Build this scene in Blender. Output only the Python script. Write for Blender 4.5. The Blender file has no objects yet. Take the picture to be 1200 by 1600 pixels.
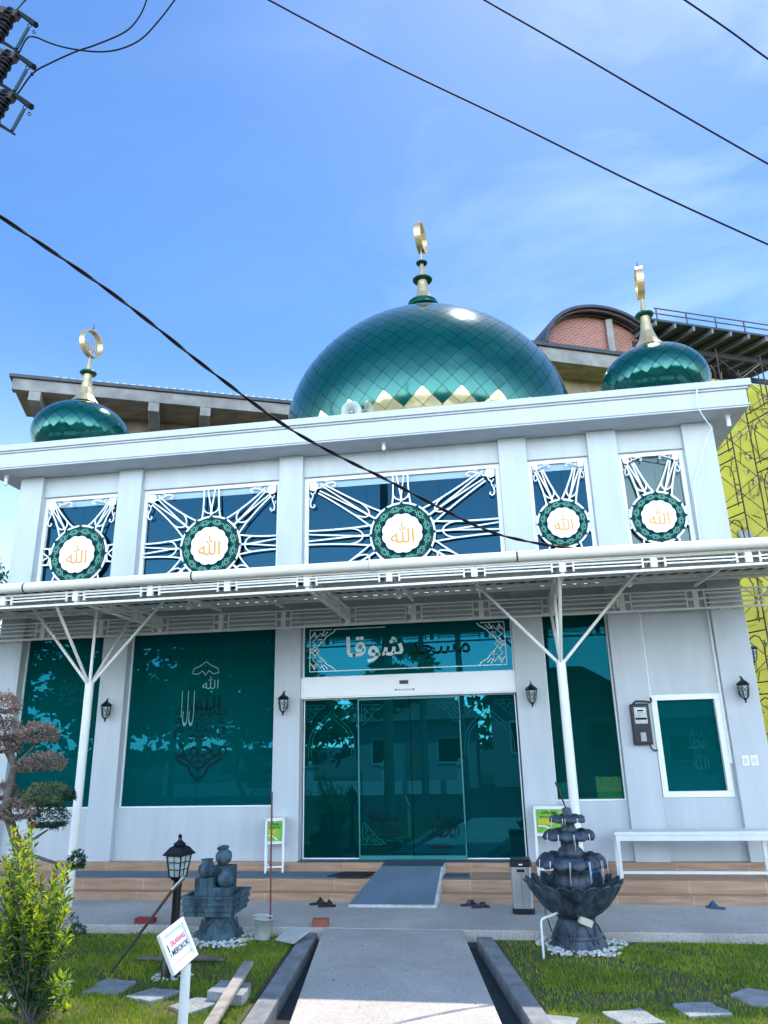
import bpy, math, random
from math import sin, cos, pi, radians as R
from mathutils import Vector as Vc, Matrix, Euler
random.seed(7)
SC = bpy.context.scene
COL = SC.collection

# ------------------------------------------------------------------ camera
FPX = 1131.0
CAMROT = Matrix(((0.987226, 0.068884, -0.143706), (0.158, -0.297, 0.9420), (-0.022, 0.952, 0.304)))
def cam_axes(p, r, y):
    f = Vc((0, cos(p), sin(p))); u = Vc((0, -sin(p), cos(p))); rt = Vc((1, 0, 0))
    a = rt * cos(r) + u * sin(r); b = u * cos(r) - rt * sin(r)
    Z = Matrix.Rotation(y, 3, 'Z')
    return Z @ a, Z @ b, Z @ f
CR, CU, CF = cam_axes(R(17.70694693), R(-1.31678102), R(8.73664405))
CAM = Vc((0, 0, 2.16))
cd = bpy.data.cameras.new('camera'); cam = bpy.data.objects.new('camera', cd); COL.objects.link(cam)
cam.matrix_world = Matrix(((CR.x, CU.x, -CF.x, CAM.x), (CR.y, CU.y, -CF.y, CAM.y), (CR.z, CU.z, -CF.z, CAM.z), (0, 0, 0, 1)))
cd.sensor_fit = 'VERTICAL'; cd.sensor_height = 36; cd.sensor_width = 27; cd.lens = 36 * FPX / 1600
cd.clip_start = 0.05; cd.clip_end = 5000
SC.camera = cam
SC.render.resolution_x = 768; SC.render.resolution_y = 1024

def ray(px, py): return CR * ((px - 600) / FPX) + CU * (-(py - 800) / FPX) + CF
def at(px, py, Y):
    d = ray(px, py); return CAM + d * (Y / d.y)
def atz(px, py, z):
    d = ray(px, py); return CAM + d * ((z - CAM.z) / d.z)

# ------------------------------------------------------------------ world, sun, exposure
SUN_DIR = Vc((0.155, 0.405, 0.88)).normalized()
EL = math.asin(SUN_DIR.z); AZ = math.atan2(SUN_DIR.x, SUN_DIR.y)
w = bpy.data.worlds.new("World"); SC.world = w; w.use_nodes = True
nt = w.node_tree; nt.nodes.clear()
def N(nt, t, **k):
    n = nt.nodes.new(t)
    for a, b in k.items(): setattr(n, a, b)
    return n
sky = N(nt, 'ShaderNodeTexSky', sky_type='NISHITA', sun_disc=False, sun_elevation=EL, sun_rotation=AZ)
sky.altitude = 0; sky.air_density = 1.0; sky.dust_density = 0.22; sky.ozone_density = 2.2
tc = N(nt, 'ShaderNodeTexCoord'); mp = N(nt, 'ShaderNodeMapping')
mp.inputs['Rotation'].default_value = (0.2, 1.35, 0.9); mp.inputs['Scale'].default_value = (1.3, 2.4, 3.4)
nz = N(nt, 'ShaderNodeTexNoise'); nz.inputs['Scale'].default_value = 1.9; nz.inputs['Detail'].default_value = 9; nz.inputs['Roughness'].default_value = 0.58; nz.inputs['Distortion'].default_value = 0.6
rp = N(nt, 'ShaderNodeValToRGB'); rp.color_ramp.elements[0].position = 0.46; rp.color_ramp.elements[1].position = 0.92
rp.color_ramp.elements[1].color = (0.6, 0.6, 0.6, 1)
mx = N(nt, 'ShaderNodeMix', data_type='RGBA'); mx.inputs[7].default_value = (6.5, 7.6, 9.0, 1)
hs = N(nt, 'ShaderNodeHueSaturation'); hs.inputs['Saturation'].default_value = 1.25; hs.inputs['Hue'].default_value = 0.503
bg = N(nt, 'ShaderNodeBackground'); bg.inputs[1].default_value = 0.085
out = N(nt, 'ShaderNodeOutputWorld')
L = nt.links.new
L(tc.outputs['Generated'], mp.inputs[0]); L(mp.outputs[0], nz.inputs[0]); L(nz.outputs[0], rp.inputs[0])
# sky brightened behind the viewer as added fill light for the shaded front
sxy = N(nt, 'ShaderNodeSeparateXYZ'); L(tc.outputs['Generated'], sxy.inputs[0])
bk_ = N(nt, 'ShaderNodeMapRange', interpolation_type='SMOOTHSTEP'); bk_.inputs[1].default_value = 0.30; bk_.inputs[2].default_value = -0.70; bk_.inputs[3].default_value = 1.0; bk_.inputs[4].default_value = 4.5
lo_ = N(nt, 'ShaderNodeMath', operation='MULTIPLY_ADD'); lo_.inputs[1].default_value = 0.7
L(sxy.outputs[2], lo_.inputs[0]); L(sxy.outputs[1], lo_.inputs[2]); L(lo_.outputs[0], bk_.inputs[0])
vm = N(nt, 'ShaderNodeVectorMath', operation='SCALE'); L(bk_.outputs[0], vm.inputs['Scale'])
cw = N(nt, 'ShaderNodeMapRange', interpolation_type='SMOOTHSTEP'); cw.inputs[1].default_value = -0.35; cw.inputs[2].default_value = 0.45; cw.inputs[3].default_value = 0.06; cw.inputs[4].default_value = 0.75
cm = N(nt, 'ShaderNodeMath', operation='MULTIPLY'); L(sxy.outputs[0], cw.inputs[0]); L(cw.outputs[0], cm.inputs[0]); L(rp.outputs[0], cm.inputs[1])
hz_ = N(nt, 'ShaderNodeMapRange', interpolation_type='SMOOTHSTEP'); hz_.inputs[1].default_value = 0.52; hz_.inputs[2].default_value = 0.05; hz_.inputs[3].default_value = 0; hz_.inputs[4].default_value = 0.55
mh = N(nt, 'ShaderNodeMix', data_type='RGBA'); mh.inputs[7].default_value = (7.0, 9.3, 10.5, 1)
L(sxy.outputs[2], hz_.inputs[0]); L(hz_.outputs[0], mh.inputs[0])
L(cm.outputs[0], mx.inputs[0]); L(sky.outputs[0], hs.inputs['Color']); L(hs.outputs[0], mh.inputs[6]); L(mh.outputs[2], mx.inputs[6]); hd = N(nt, 'ShaderNodeHueSaturation'); md_ = N(nt, 'ShaderNodeMapRange'); md_.inputs[1].default_value = 1; md_.inputs[2].default_value = 4.5; md_.inputs[3].default_value = 1; md_.inputs[4].default_value = 0.62
L(bk_.outputs[0], md_.inputs[0]); L(md_.outputs[0], hd.inputs['Saturation']); L(mx.outputs[2], hd.inputs['Color']); L(hd.outputs[0], vm.inputs[0]); L(vm.outputs[0], bg.inputs[0]); L(bg.outputs[0], out.inputs[0])
sl = bpy.data.lights.new('sun', 'SUN'); sl.energy = 2.0; sl.angle = R(0.5); sl.color = (1, 0.91, 0.79)
so = bpy.data.objects.new('sun', sl); COL.objects.link(so)
so.rotation_euler = (-SUN_DIR).to_track_quat('-Z', 'Y').to_euler(); so.location = (5, 10, 40)
SC.view_settings.view_transform = 'Standard'; SC.view_settings.look = 'None'
SC.view_settings.exposure = 1.42; SC.view_settings.gamma = 1

# ------------------------------------------------------------------ materials
MATS = {}
def mat(name, col=(0.8,)*3, rough=0.6, metal=0.0, var=0.0, vs=3.0, bump=0.0, bs=40.0, col2=None, spec=0.5, island=0.0, transl=0.0, coat=0.0, stretch=(1, 1, 1), detail=4):
    if name in MATS: return MATS[name]
    m = bpy.data.materials.new(name); m.use_nodes = True; t = m.node_tree; b = t.nodes['Principled BSDF']
    b.inputs['Base Color'].default_value = (*col, 1); b.inputs['Roughness'].default_value = rough; b.inputs['Metallic'].default_value = metal
    b.inputs['Specular IOR Level'].default_value = spec
    if coat: b.inputs['Coat Weight'].default_value = coat; b.inputs['Coat Roughness'].default_value = 0.03
    lk = t.links.new
    tcn = N(t, 'ShaderNodeTexCoord'); mpn = N(t, 'ShaderNodeMapping'); mpn.inputs['Scale'].default_value = stretch
    lk(tcn.outputs['Object'], mpn.inputs[0])
    cur = None
    if var or col2:
        n = N(t, 'ShaderNodeTexNoise'); n.inputs['Scale'].default_value = vs; n.inputs['Detail'].default_value = detail; n.inputs['Roughness'].default_value = 0.6
        lk(mpn.outputs[0], n.inputs[0])
        r = N(t, 'ShaderNodeValToRGB'); r.color_ramp.elements[0].position = 0.35; r.color_ramp.elements[1].position = 0.65
        c2 = col2 or tuple(max(0, c * (1 - var)) for c in col)
        r.color_ramp.elements[0].color = (*c2, 1); r.color_ramp.elements[1].color = (*col, 1)
        lk(n.outputs[0], r.inputs[0]); cur = r.outputs[0]
    if island:
        g = N(t, 'ShaderNodeNewGeometry'); h = N(t, 'ShaderNodeHueSaturation')
        mr = N(t, 'ShaderNodeMapRange'); mr.inputs[3].default_value = 1 - island; mr.inputs[4].default_value = 1 + island
        lk(g.outputs['Random Per Island'], mr.inputs[0]); lk(mr.outputs[0], h.inputs['Value'])
        mr2 = N(t, 'ShaderNodeMapRange'); mr2.inputs[3].default_value = 0.5 + island * 0.05; mr2.inputs[4].default_value = 0.5 - island * 0.05
        lk(g.outputs['Random Per Island'], mr2.inputs[0]); lk(mr2.outputs[0], h.inputs['Hue'])
        if cur: lk(cur, h.inputs['Color'])
        else: h.inputs['Color'].default_value = (*col, 1)
        cur = h.outputs[0]
    if cur: lk(cur, b.inputs['Base Color'])
    if bump:
        n = N(t, 'ShaderNodeTexNoise'); n.inputs['Scale'].default_value = bs; n.inputs['Detail'].default_value = 5
        lk(mpn.outputs[0], n.inputs[0]); bp = N(t, 'ShaderNodeBump'); bp.inputs['Strength'].default_value = bump; bp.inputs['Distance'].default_value = 0.01
        lk(n.outputs[0], bp.inputs['Height']); lk(bp.outputs[0], b.inputs['Normal'])
    if transl:
        tr = N(t, 'ShaderNodeBsdfTranslucent'); ms = N(t, 'ShaderNodeMixShader'); ms.inputs[0].default_value = transl
        if cur: lk(cur, tr.inputs[0])
        else: tr.inputs[0].default_value = (*col, 1)
        lk(b.outputs[0], ms.inputs[1]); lk(tr.outputs[0], ms.inputs[2]); lk(ms.outputs[0], t.nodes['Material Output'].inputs[0])
    MATS[name] = m; return m

def glass_mat(name, gcol, tcol, fac, dcol=None, dmix=0.75):
    m = bpy.data.materials.new(name); m.use_nodes = True; t = m.node_tree; t.nodes.remove(t.nodes['Principled BSDF'])
    g = N(t, 'ShaderNodeBsdfGlossy'); g.inputs['Color'].default_value = (*gcol, 1); g.inputs['Roughness'].default_value = 0.0
    tr = N(t, 'ShaderNodeBsdfTransparent'); tr.inputs[0].default_value = (*tcol, 1)
    ms = N(t, 'ShaderNodeMixShader')
    lw = N(t, 'ShaderNodeLayerWeight'); lw.inputs['Blend'].default_value = 0.35
    mr = N(t, 'ShaderNodeMapRange'); mr.inputs[3].default_value = fac; mr.inputs[4].default_value = 1.0
    n = N(t, 'ShaderNodeTexNoise'); n.inputs['Scale'].default_value = 0.9; n.inputs['Detail'].default_value = 1
    tcn = N(t, 'ShaderNodeTexCoord'); bp = N(t, 'ShaderNodeBump'); bp.inputs['Strength'].default_value = 0.06; bp.inputs['Distance'].default_value = 0.02
    lk = t.links.new
    lk(tcn.outputs['Object'], n.inputs[0]); lk(n.outputs[0], bp.inputs['Height']); lk(bp.outputs[0], g.inputs['Normal'])
    lk(lw.outputs['Fresnel'], mr.inputs[0]); lk(mr.outputs[0], ms.inputs[0])
    if dcol:
        df = N(t, 'ShaderNodeBsdfDiffuse'); df.inputs[0].default_value = (*dcol, 1); m2 = N(t, 'ShaderNodeMixShader'); m2.inputs[0].default_value = dmix
        lk(tr.outputs[0], m2.inputs[1]); lk(df.outputs[0], m2.inputs[2]); lk(m2.outputs[0], ms.inputs[1])
    else: lk(tr.outputs[0], ms.inputs[1])
    lk(g.outputs[0], ms.inputs[2]); lk(ms.outputs[0], t.nodes['Material Output'].inputs[0])
    MATS[name] = m; return m

WALL = mat('pale_grey_wall_paint', (0.52, 0.565, 0.595), 0.6, var=0.10, vs=1.5, bump=0.15, bs=50, stretch=(2.6, 2.6, 0.4), detail=9)
WHITE = mat('white_trim', (0.86, 0.87, 0.87), 0.4, var=0.04, vs=3)
STEELW = mat('white_painted_steel', (0.84, 0.84, 0.80), 0.38, var=0.06, vs=4)
PVC = mat('cream_pvc', (0.82, 0.79, 0.72), 0.3, var=0.1, vs=1.6)
DRED = mat('dark_bracket', (0.03, 0.015, 0.015), 0.5)
GL_LOW = glass_mat('teal_glass', (0.003, 0.042, 0.066), (0.03, 0.42, 0.38), 0.56, (0.0, 0.18, 0.18))
GL_DOOR = glass_mat('teal_door_glass', (0.010, 0.10, 0.135), (0.06, 0.5, 0.46), 0.64, (0.0, 0.09, 0.09))
GL_UP = glass_mat('blue_glass', (0.010, 0.038, 0.065), (0.1, 0.3, 0.4), 0.66, (0.004, 0.03, 0.05))
GL_NARROW = glass_mat('teal_clear_glass', (0.003, 0.05, 0.075), (0.75, 1.0, 0.9), 0.16, (0.0, 0.18, 0.18), 0.14)
ETCH = mat('etched_white', (0.75, 0.85, 0.85), 0.5)
ETCHF = mat('faint_etching', (0.003, 0.10, 0.105), 0.8, spec=0.05)
ETCHD = mat('dark_lettering', (0.002, 0.018, 0.025), 0.7, spec=0.1)
DKGREEN = mat('wreath_green', (0.002, 0.05, 0.038), 0.7, spec=0.1)
MINT = mat('mint_acrylic', (0.14, 0.36, 0.30), 0.6, spec=0.2)
NIGHT = mat('wreath_outline', (0.001, 0.01, 0.02), 0.7, spec=0.1)
ACRY = mat('white_acrylic', (0.76, 0.78, 0.80), 0.3)
GOLD = mat('gold_lettering', (0.50, 0.25, 0.04), 0.35, metal=0.3)
BRASS = mat('brass_sheet', (0.80, 0.62, 0.33), 0.34, metal=0.75, var=0.2, vs=3)
GOLDM = mat('gold_mirror', (1.0, 0.88, 0.50), 0.08, metal=0.7, bump=0.35, bs=1.2)
DOMEM = mat('green_dome_panel', (0.0, 0.086, 0.076), 0.13, metal=0.55, island=0.09, coat=0.2, bump=0.05, bs=1.6, spec=0.5)
SEAM = mat('dome_seam', (0.0, 0.02, 0.02), 0.6)
RINGG = mat('dark_green_metal', (0.0, 0.06, 0.045), 0.3, metal=0.5)
BLACK = mat('black_iron', (0.006, 0.006, 0.010), 0.4)
RUBBER = mat('black_rubber', (0.015, 0.015, 0.018), 0.7)
LGLASS = mat('lantern_glass', (0.45, 0.55, 0.55), 0.15, var=0.4, vs=14)
SHEET = mat('corrugated_sheet', (0.45, 0.48, 0.47), 0.5, var=0.25, vs=1.5, transl=0.45)
CONC = mat('raw_concrete', (0.27, 0.27, 0.26), 0.85, var=0.4, vs=1.2, bump=0.5, bs=12)
FORM = mat('formwork_stained_concrete', (0.33, 0.28, 0.20), 0.85, var=0.45, vs=1.0, bump=0.4, bs=8, stretch=(1, 3, 1))
DKSTEEL = mat('dark_roof_steel', (0.05, 0.06, 0.075), 0.5, metal=0.3, var=0.3)
RUST = mat('rusty_steel', (0.065, 0.04, 0.04), 0.8, var=0.5, vs=6)
SCAF = mat('scaffold_steel', (0.09, 0.07, 0.08), 0.6, metal=0.3, var=0.5, vs=3)
WOODP = mat('weathered_wood', (0.42, 0.38, 0.33), 0.8, var=0.4, vs=6, stretch=(1, 1, 8), bump=0.4)
STONE = mat('grey_slab', (0.36, 0.38, 0.40), 0.8, var=0.35, vs=5, bump=0.6, bs=18)
KERB = mat('kerb_concrete', (0.30, 0.31, 0.31), 0.85, var=0.4, vs=4, bump=0.5, bs=30)
PEB = mat('white_pebbles', (0.62, 0.62, 0.60), 0.6, island=0.25)
FSTONE = mat('fountain_stone', (0.065, 0.095, 0.13), 0.5, col2=(0.008, 0.014, 0.03), vs=12, bump=1.0, bs=30, detail=9, stretch=(1, 1, 0.35))
PSTONE = mat('pot_fountain_stone', (0.075, 0.15, 0.18), 0.7, col2=(0.010, 0.030, 0.05), vs=11, bump=1.0, bs=35, stretch=(1, 1, 0.25), detail=8)
WATER = mat('falling_water', (0.8, 0.88, 0.92), 0.1)
BARK = mat('grey_bark', (0.17, 0.15, 0.13), 0.9, var=0.5, vs=12, bump=0.8)
INT = mat('interior_plaster', (0.45, 0.47, 0.46), 0.8)

def nodes_mat(name):
    m = bpy.data.materials.new(name); m.use_nodes = True; MATS[name] = m
    return m, m.node_tree, m.node_tree.nodes['Principled BSDF']
def aggregate():
    m, t, b = nodes_mat('exposed_aggregate'); lk = t.links.new
    tcn = N(t, 'ShaderNodeTexCoord'); v = N(t, 'ShaderNodeTexVoronoi'); v.inputs['Scale'].default_value = 75
    n = N(t, 'ShaderNodeTexNoise'); n.inputs['Scale'].default_value = 0.9; n.inputs['Detail'].default_value = 6; n.inputs['Roughness'].default_value = 0.65
    r = N(t, 'ShaderNodeValToRGB'); e = r.color_ramp.elements; e[0].color = (0.50, 0.46, 0.41, 1); e[1].color = (0.70, 0.64, 0.57, 1)
    r2 = N(t, 'ShaderNodeValToRGB'); r2.color_ramp.elements[0].color = (0.66, 0.67, 0.66, 1); r2.color_ramp.elements[0].position = 0.3; r2.color_ramp.elements[1].position = 0.7
    mm = N(t, 'ShaderNodeMix', data_type='RGBA', blend_type='MULTIPLY'); mm.inputs[0].default_value = 1
    sp = N(t, 'ShaderNodeSeparateColor')
    lk(tcn.outputs['Object'], v.inputs[0]); lk(tcn.outputs['Object'], n.inputs[0]); lk(v.outputs['Color'], sp.inputs[0]); lk(sp.outputs[0], r.inputs[0]); lk(n.outputs[0], r2.inputs[0])
    lk(r.outputs[0], mm.inputs[6]); lk(r2.outputs[0], mm.inputs[7]); lk(mm.outputs[2], b.inputs['Base Color']); b.inputs['Roughness'].default_value = 0.75
    bp = N(t, 'ShaderNodeBump'); bp.inputs['Strength'].default_value = 0.5; bp.inputs['Distance'].default_value = 0.004; lk(v.outputs['Distance'], bp.inputs['Height']); lk(bp.outputs[0], b.inputs['Normal'])
    return m
AGG = aggregate()
def woodtile():
    m, t, b = nodes_mat('wood_look_tile'); lk = t.links.new
    tcn = N(t, 'ShaderNodeTexCoord'); mpn = N(t, 'ShaderNodeMapping'); mpn.inputs['Scale'].default_value = (0.7, 7, 7)
    n = N(t, 'ShaderNodeTexNoise'); n.inputs['Scale'].default_value = 3; n.inputs['Detail'].default_value = 8
    r = N(t, 'ShaderNodeValToRGB'); r.color_ramp.elements[0].color = (0.33, 0.20, 0.12, 1); r.color_ramp.elements[0].position = 0.3
    r.color_ramp.elements[1].color = (0.52, 0.34, 0.22, 1); r.color_ramp.elements[1].position = 0.7
    br = N(t, 'ShaderNodeTexBrick'); br.inputs['Scale'].default_value = 1; br.inputs['Brick Width'].default_value = 1.0; br.inputs['Row Height'].default_value = 40; br.inputs['Mortar Size'].default_value = 0.004
    br.inputs['Color1'].default_value = (1, 1, 1, 1); br.inputs['Color2'].default_value = (0.86, 0.86, 0.86, 1); br.inputs['Mortar'].default_value = (1.5, 1.5, 1.5, 1)
    mm = N(t, 'ShaderNodeMix', data_type='RGBA', blend_type='MULTIPLY'); mm.inputs[0].default_value = 1
    lk(tcn.outputs['Object'], mpn.inputs[0]); lk(mpn.outputs[0], n.inputs[0]); lk(n.outputs[0], r.inputs[0]); lk(tcn.outputs['Object'], br.inputs[0])
    lk(r.outputs[0], mm.inputs[6]); lk(br.outputs[0], mm.inputs[7]); lk(mm.outputs[2], b.inputs['Base Color']); b.inputs['Roughness'].default_value = 0.4
    return m
TILE = woodtile()
def brickm():
    m, t, b = nodes_mat('red_brick'); lk = t.links.new
    tcn = N(t, 'ShaderNodeTexCoord'); mpn = N(t, 'ShaderNodeMapping'); mpn.inputs['Rotation'].default_value = (R(90), 0, 0)
    br = N(t, 'ShaderNodeTexBrick'); br.inputs['Scale'].default_value = 2.6; br.inputs['Mortar Size'].default_value = 0.03
    br.inputs['Color1'].default_value = (0.33, 0.10, 0.07, 1); br.inputs['Color2'].default_value = (0.22, 0.07, 0.055, 1); br.inputs['Mortar'].default_value = (0.38, 0.30, 0.27, 1)
    lk(tcn.outputs['Object'], mpn.inputs[0]); lk(mpn.outputs[0], br.inputs[0]); lk(br.outputs[0], b.inputs['Base Color']); b.inputs['Roughness'].default_value = 0.9
    return m
BRICKW = brickm()
def yellowm():
    m, t, b = nodes_mat('printed_yellow_film'); lk = t.links.new
    tcn = N(t, 'ShaderNodeTexCoord')
    v = N(t, 'ShaderNodeTexVoronoi'); v.inputs['Scale'].default_value = 1.9; v.inputs['Randomness'].default_value = 0.5
    lt = N(t, 'ShaderNodeMath', operation='LESS_THAN'); lt.inputs[1].default_value = 0.3
    n = N(t, 'ShaderNodeTexNoise'); n.inputs['Scale'].default_value = 11; gt = N(t, 'ShaderNodeMath', operation='GREATER_THAN'); gt.inputs[1].default_value = 0.56
    ml = N(t, 'ShaderNodeMath', operation='MULTIPLY')
    n2 = N(t, 'ShaderNodeTexNoise'); n2.inputs['Scale'].default_value = 0.5; n2.inputs['Detail'].default_value = 5
    r = N(t, 'ShaderNodeValToRGB'); r.color_ramp.elements[0].color = (0.34, 0.31, 0.006, 1); r.color_ramp.elements[0].position = 0.3; r.color_ramp.elements[1].color = (0.50, 0.45, 0.012, 1); r.color_ramp.elements[1].position = 0.7
    mm = N(t, 'ShaderNodeMix', data_type='RGBA'); mm.inputs[7].default_value = (0.03, 0.03, 0.03, 1)
    lk(tcn.outputs['Object'], v.inputs[0]); lk(tcn.outputs['Object'], n.inputs[0]); lk(tcn.outputs['Object'], n2.inputs[0])
    lk(v.outputs['Distance'], lt.inputs[0]); lk(n.outputs[0], gt.inputs[0]); lk(lt.outputs[0], ml.inputs[0]); lk(gt.outputs[0], ml.inputs[1])
    lk(n2.outputs[0], r.inputs[0]); lk(r.outputs[0], mm.inputs[6]); lk(ml.outputs[0], mm.inputs[0]); lk(mm.outputs[2], b.inputs['Base Color']); b.inputs['Roughness'].default_value = 0.5
    return m
YEL = yellowm()

# ------------------------------------------------------------------ mesh helpers
WO = {}
class MB:
    def __init__(s): s.v = []; s.f = []; s.m = []; s.s = []
    def add(s, vs, fs, m=0, sm=False):
        o = len(s.v); s.v += [tuple(v) for v in vs]
        for f in fs: s.f.append([i + o for i in f]); s.m.append(m); s.s.append(sm)
        return s
    def box(s, x0, x1, y0, y1, z0, z1, m=0):
        return s.add([(x0,y0,z0),(x1,y0,z0),(x1,y1,z0),(x0,y1,z0),(x0,y0,z1),(x1,y0,z1),(x1,y1,z1),(x0,y1,z1)],
                     [(0,3,2,1),(4,5,6,7),(0,1,5,4),(1,2,6,5),(2,3,7,6),(3,0,4,7)], m)
    def bar(s, p, q, w_, h=None, m=0, up=(0, 0, 1)):
        p = Vc(p); q = Vc(q); h = h or w_; d = (q - p).normalized(); u = Vc(up)
        if abs(d.dot(u)) > 0.98: u = Vc((0, 1, 0))
        a = d.cross(u).normalized() * w_ / 2; b = a.cross(d).normalized() * h / 2
        vs = [p-a-b, p+a-b, p+a+b, p-a+b, q-a-b, q+a-b, q+a+b, q-a+b]
        return s.add(vs, [(0,3,2,1),(4,5,6,7),(0,1,5,4),(1,2,6,5),(2,3,7,6),(3,0,4,7)], m)
    def tube(s, pts, r, n=8, m=0, cap=True):
        pts = [Vc(p) for p in pts]; rs = r if isinstance(r, (list, tuple)) else [r] * len(pts)
        o = []; pa = None
        for i, p in enumerate(pts):
            d = (pts[min(i+1, len(pts)-1)] - pts[max(i-1, 0)]).normalized()
            if pa is None:
                u = Vc((0, 0, 1)) if abs(d.z) < 0.9 else Vc((0, 1, 0)); pa = d.cross(u).normalized()
            else:
                pa = (pa - d * pa.dot(d)).normalized()
            b = d.cross(pa)
            o += [p + (pa * cos(2*pi*k/n) + b * sin(2*pi*k/n)) * rs[i] for k in range(n)]
        fs = [(i*n+k, i*n+(k+1) % n, (i+1)*n+(k+1) % n, (i+1)*n+k) for i in range(len(pts)-1) for k in range(n)]
        s.add(o, fs, m, True)
        if cap: s.add(o[:n], [tuple(range(n))[::-1]], m); s.add(o[-n:], [tuple(range(n))], m)
        return s
    def lathe(s, prof, c=(0, 0, 0), n=32, m=0, cap=True, sm=True, rot=0):
        c = Vc(c); vs = [c + Vc((r*cos(2*pi*k/n+rot), r*sin(2*pi*k/n+rot), z)) for r, z in prof for k in range(n)]
        fs = [(i*n+k, i*n+(k+1) % n, (i+1)*n+(k+1) % n, (i+1)*n+k) for i in range(len(prof)-1) for k in range(n)]
        s.add(vs, fs, m, sm)
        if cap:
            if prof[0][0] > 1e-4: s.add(vs[:n], [tuple(range(n))[::-1]], m)
            if prof[-1][0] > 1e-4: s.add(vs[-n:], [tuple(range(n))], m)
        return s
    def plate(s, poly, y0, y1, m=0):          # polygon in x,z (counter-clockwise from the front), extruded y0 (front) -> y1
        n = len(poly)
        vs = [(x, y0, z) for x, z in poly] + [(x, y1, z) for x, z in poly]
        return s.add(vs, [tuple(range(n)), tuple(range(2*n-1, n-1, -1))] + [(i, i+n, (i+1) % n + n, (i+1) % n) for i in range(n)], m)
    def slab(s, poly, z0, z1, m=0):           # polygon in x,y extruded in z
        n = len(poly)
        vs = [(x, y, z0) for x, y in poly] + [(x, y, z1) for x, y in poly]
        return s.add(vs, [tuple(range(n-1, -1, -1)), tuple(range(n, 2*n))] + [(i, (i+1) % n, (i+1) % n + n, i+n) for i in range(n)], m)
    def ribbon(s, pts, wd, y0, y1, m=0, closed=False):   # flat strip following an x,z polyline
        n = len(pts); ws = wd if isinstance(wd, (list, tuple)) else [wd]*n; a = []; b = []
        for i in range(n):
            p0 = pts[(i-1) % n] if (closed or i > 0) else pts[0]; p1 = pts[(i+1) % n] if (closed or i < n-1) else pts[-1]
            dx, dz = p1[0]-p0[0], p1[1]-p0[1]; l = math.hypot(dx, dz) or 1; nx, nz_ = -dz/l*ws[i]/2, dx/l*ws[i]/2
            a.append((pts[i][0]+nx, pts[i][1]+nz_)); b.append((pts[i][0]-nx, pts[i][1]-nz_))
        vs = [(x, y0, z) for x, z in a] + [(x, y0, z) for x, z in b] + [(x, y1, z) for x, z in a] + [(x, y1, z) for x, z in b]
        fs = []
        for i in range(n if closed else n-1):
            j = (i+1) % n
            fs += [(i, i+n, j+n, j), (i+2*n, j+2*n, j+3*n, i+3*n), (i, j, j+2*n, i+2*n), (i+n, i+3*n, j+3*n, j+n)]
        if not closed: fs += [(0, 2*n, 3*n, n), (n-1, 2*n-1, 4*n-1, 3*n-1)]
        return s.add(vs, fs, m)
    def sphere(s, c, r, n=12, m=0, sz=None, sx=None):
        c = Vc(c); rz = sz or r; rx = sx or r; k = n//2
        vs = [c + Vc((rx*sin(pi*i/k)*cos(2*pi*j/n), r*sin(pi*i/k)*sin(2*pi*j/n), rz*cos(pi*i/k))) for i in range(k+1) for j in range(n)]
        return s.add(vs, [(i*n+j, (i+1)*n+j, (i+1)*n+(j+1) % n, i*n+(j+1) % n) for i in range(k) for j in range(n)], m, True)
    def xf(s, M):
        s.v = [tuple(M @ Vc(v)) for v in s.v]; return s
    def build(s, name, mats, parent=None, origin=None, bevel=0, kind=None):
        me = bpy.data.meshes.new(name)
        o = Vc(WO[parent.name]) if parent is not None else Vc(origin or (0, 0, 0))
        me.from_pydata([tuple(Vc(v) - o) for v in s.v], [], s.f)
        mats = mats if isinstance(mats, (list, tuple)) else [mats]
        for m_ in mats: me.materials.append(m_)
        me.polygons.foreach_set('material_index', s.m); me.polygons.foreach_set('use_smooth', s.s); me.update()
        ob = bpy.data.objects.new(name, me); COL.objects.link(ob)
        if parent is not None: ob.parent = parent
        else: ob.location = o
        WO[ob.name] = tuple(o)
        if bevel:
            b = ob.modifiers.new('bevel', 'BEVEL'); b.width = bevel; b.segments = 2; b.limit_method = 'ANGLE'; b.angle_limit = R(40)
        if kind: ob['kind'] = kind
        return ob
def tag(o, label=None, cat=None, group=None, kind=None):
    if label: o['label'] = label
    if cat: o['category'] = cat
    if group: o['group'] = group
    if kind: o['kind'] = kind
    return o
def root(name, loc, label, cat, group=None, rz=0):
    e = bpy.data.objects.new(name, None); e.empty_display_size = 0.1; COL.objects.link(e); e.location = loc; e.rotation_euler[2] = rz
    WO[e.name] = tuple(loc); return tag(e, label, cat, group)
def lroot(name, label, cat, group=None):       # a thing modelled round the origin, placed later
    return root(name, (0, 0, 0), label, cat, group)
def dup(r, loc, rz=0, label=None, group=None, scale=None):
    def cp(o, par):
        c = o.copy(); COL.objects.link(c)
        if par is not None: c.parent = par
        for ch in [x for x in ALLCH(o)]: cp(ch, c)
        return c
    c = cp(r, None); c.location = loc; c.rotation_euler[2] = rz
    if label: c['label'] = label
    if group: c['group'] = group
    if scale: c.scale = scale
    return c
def ALLCH(o): return [x for x in COL.objects if x.parent == o]

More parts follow.
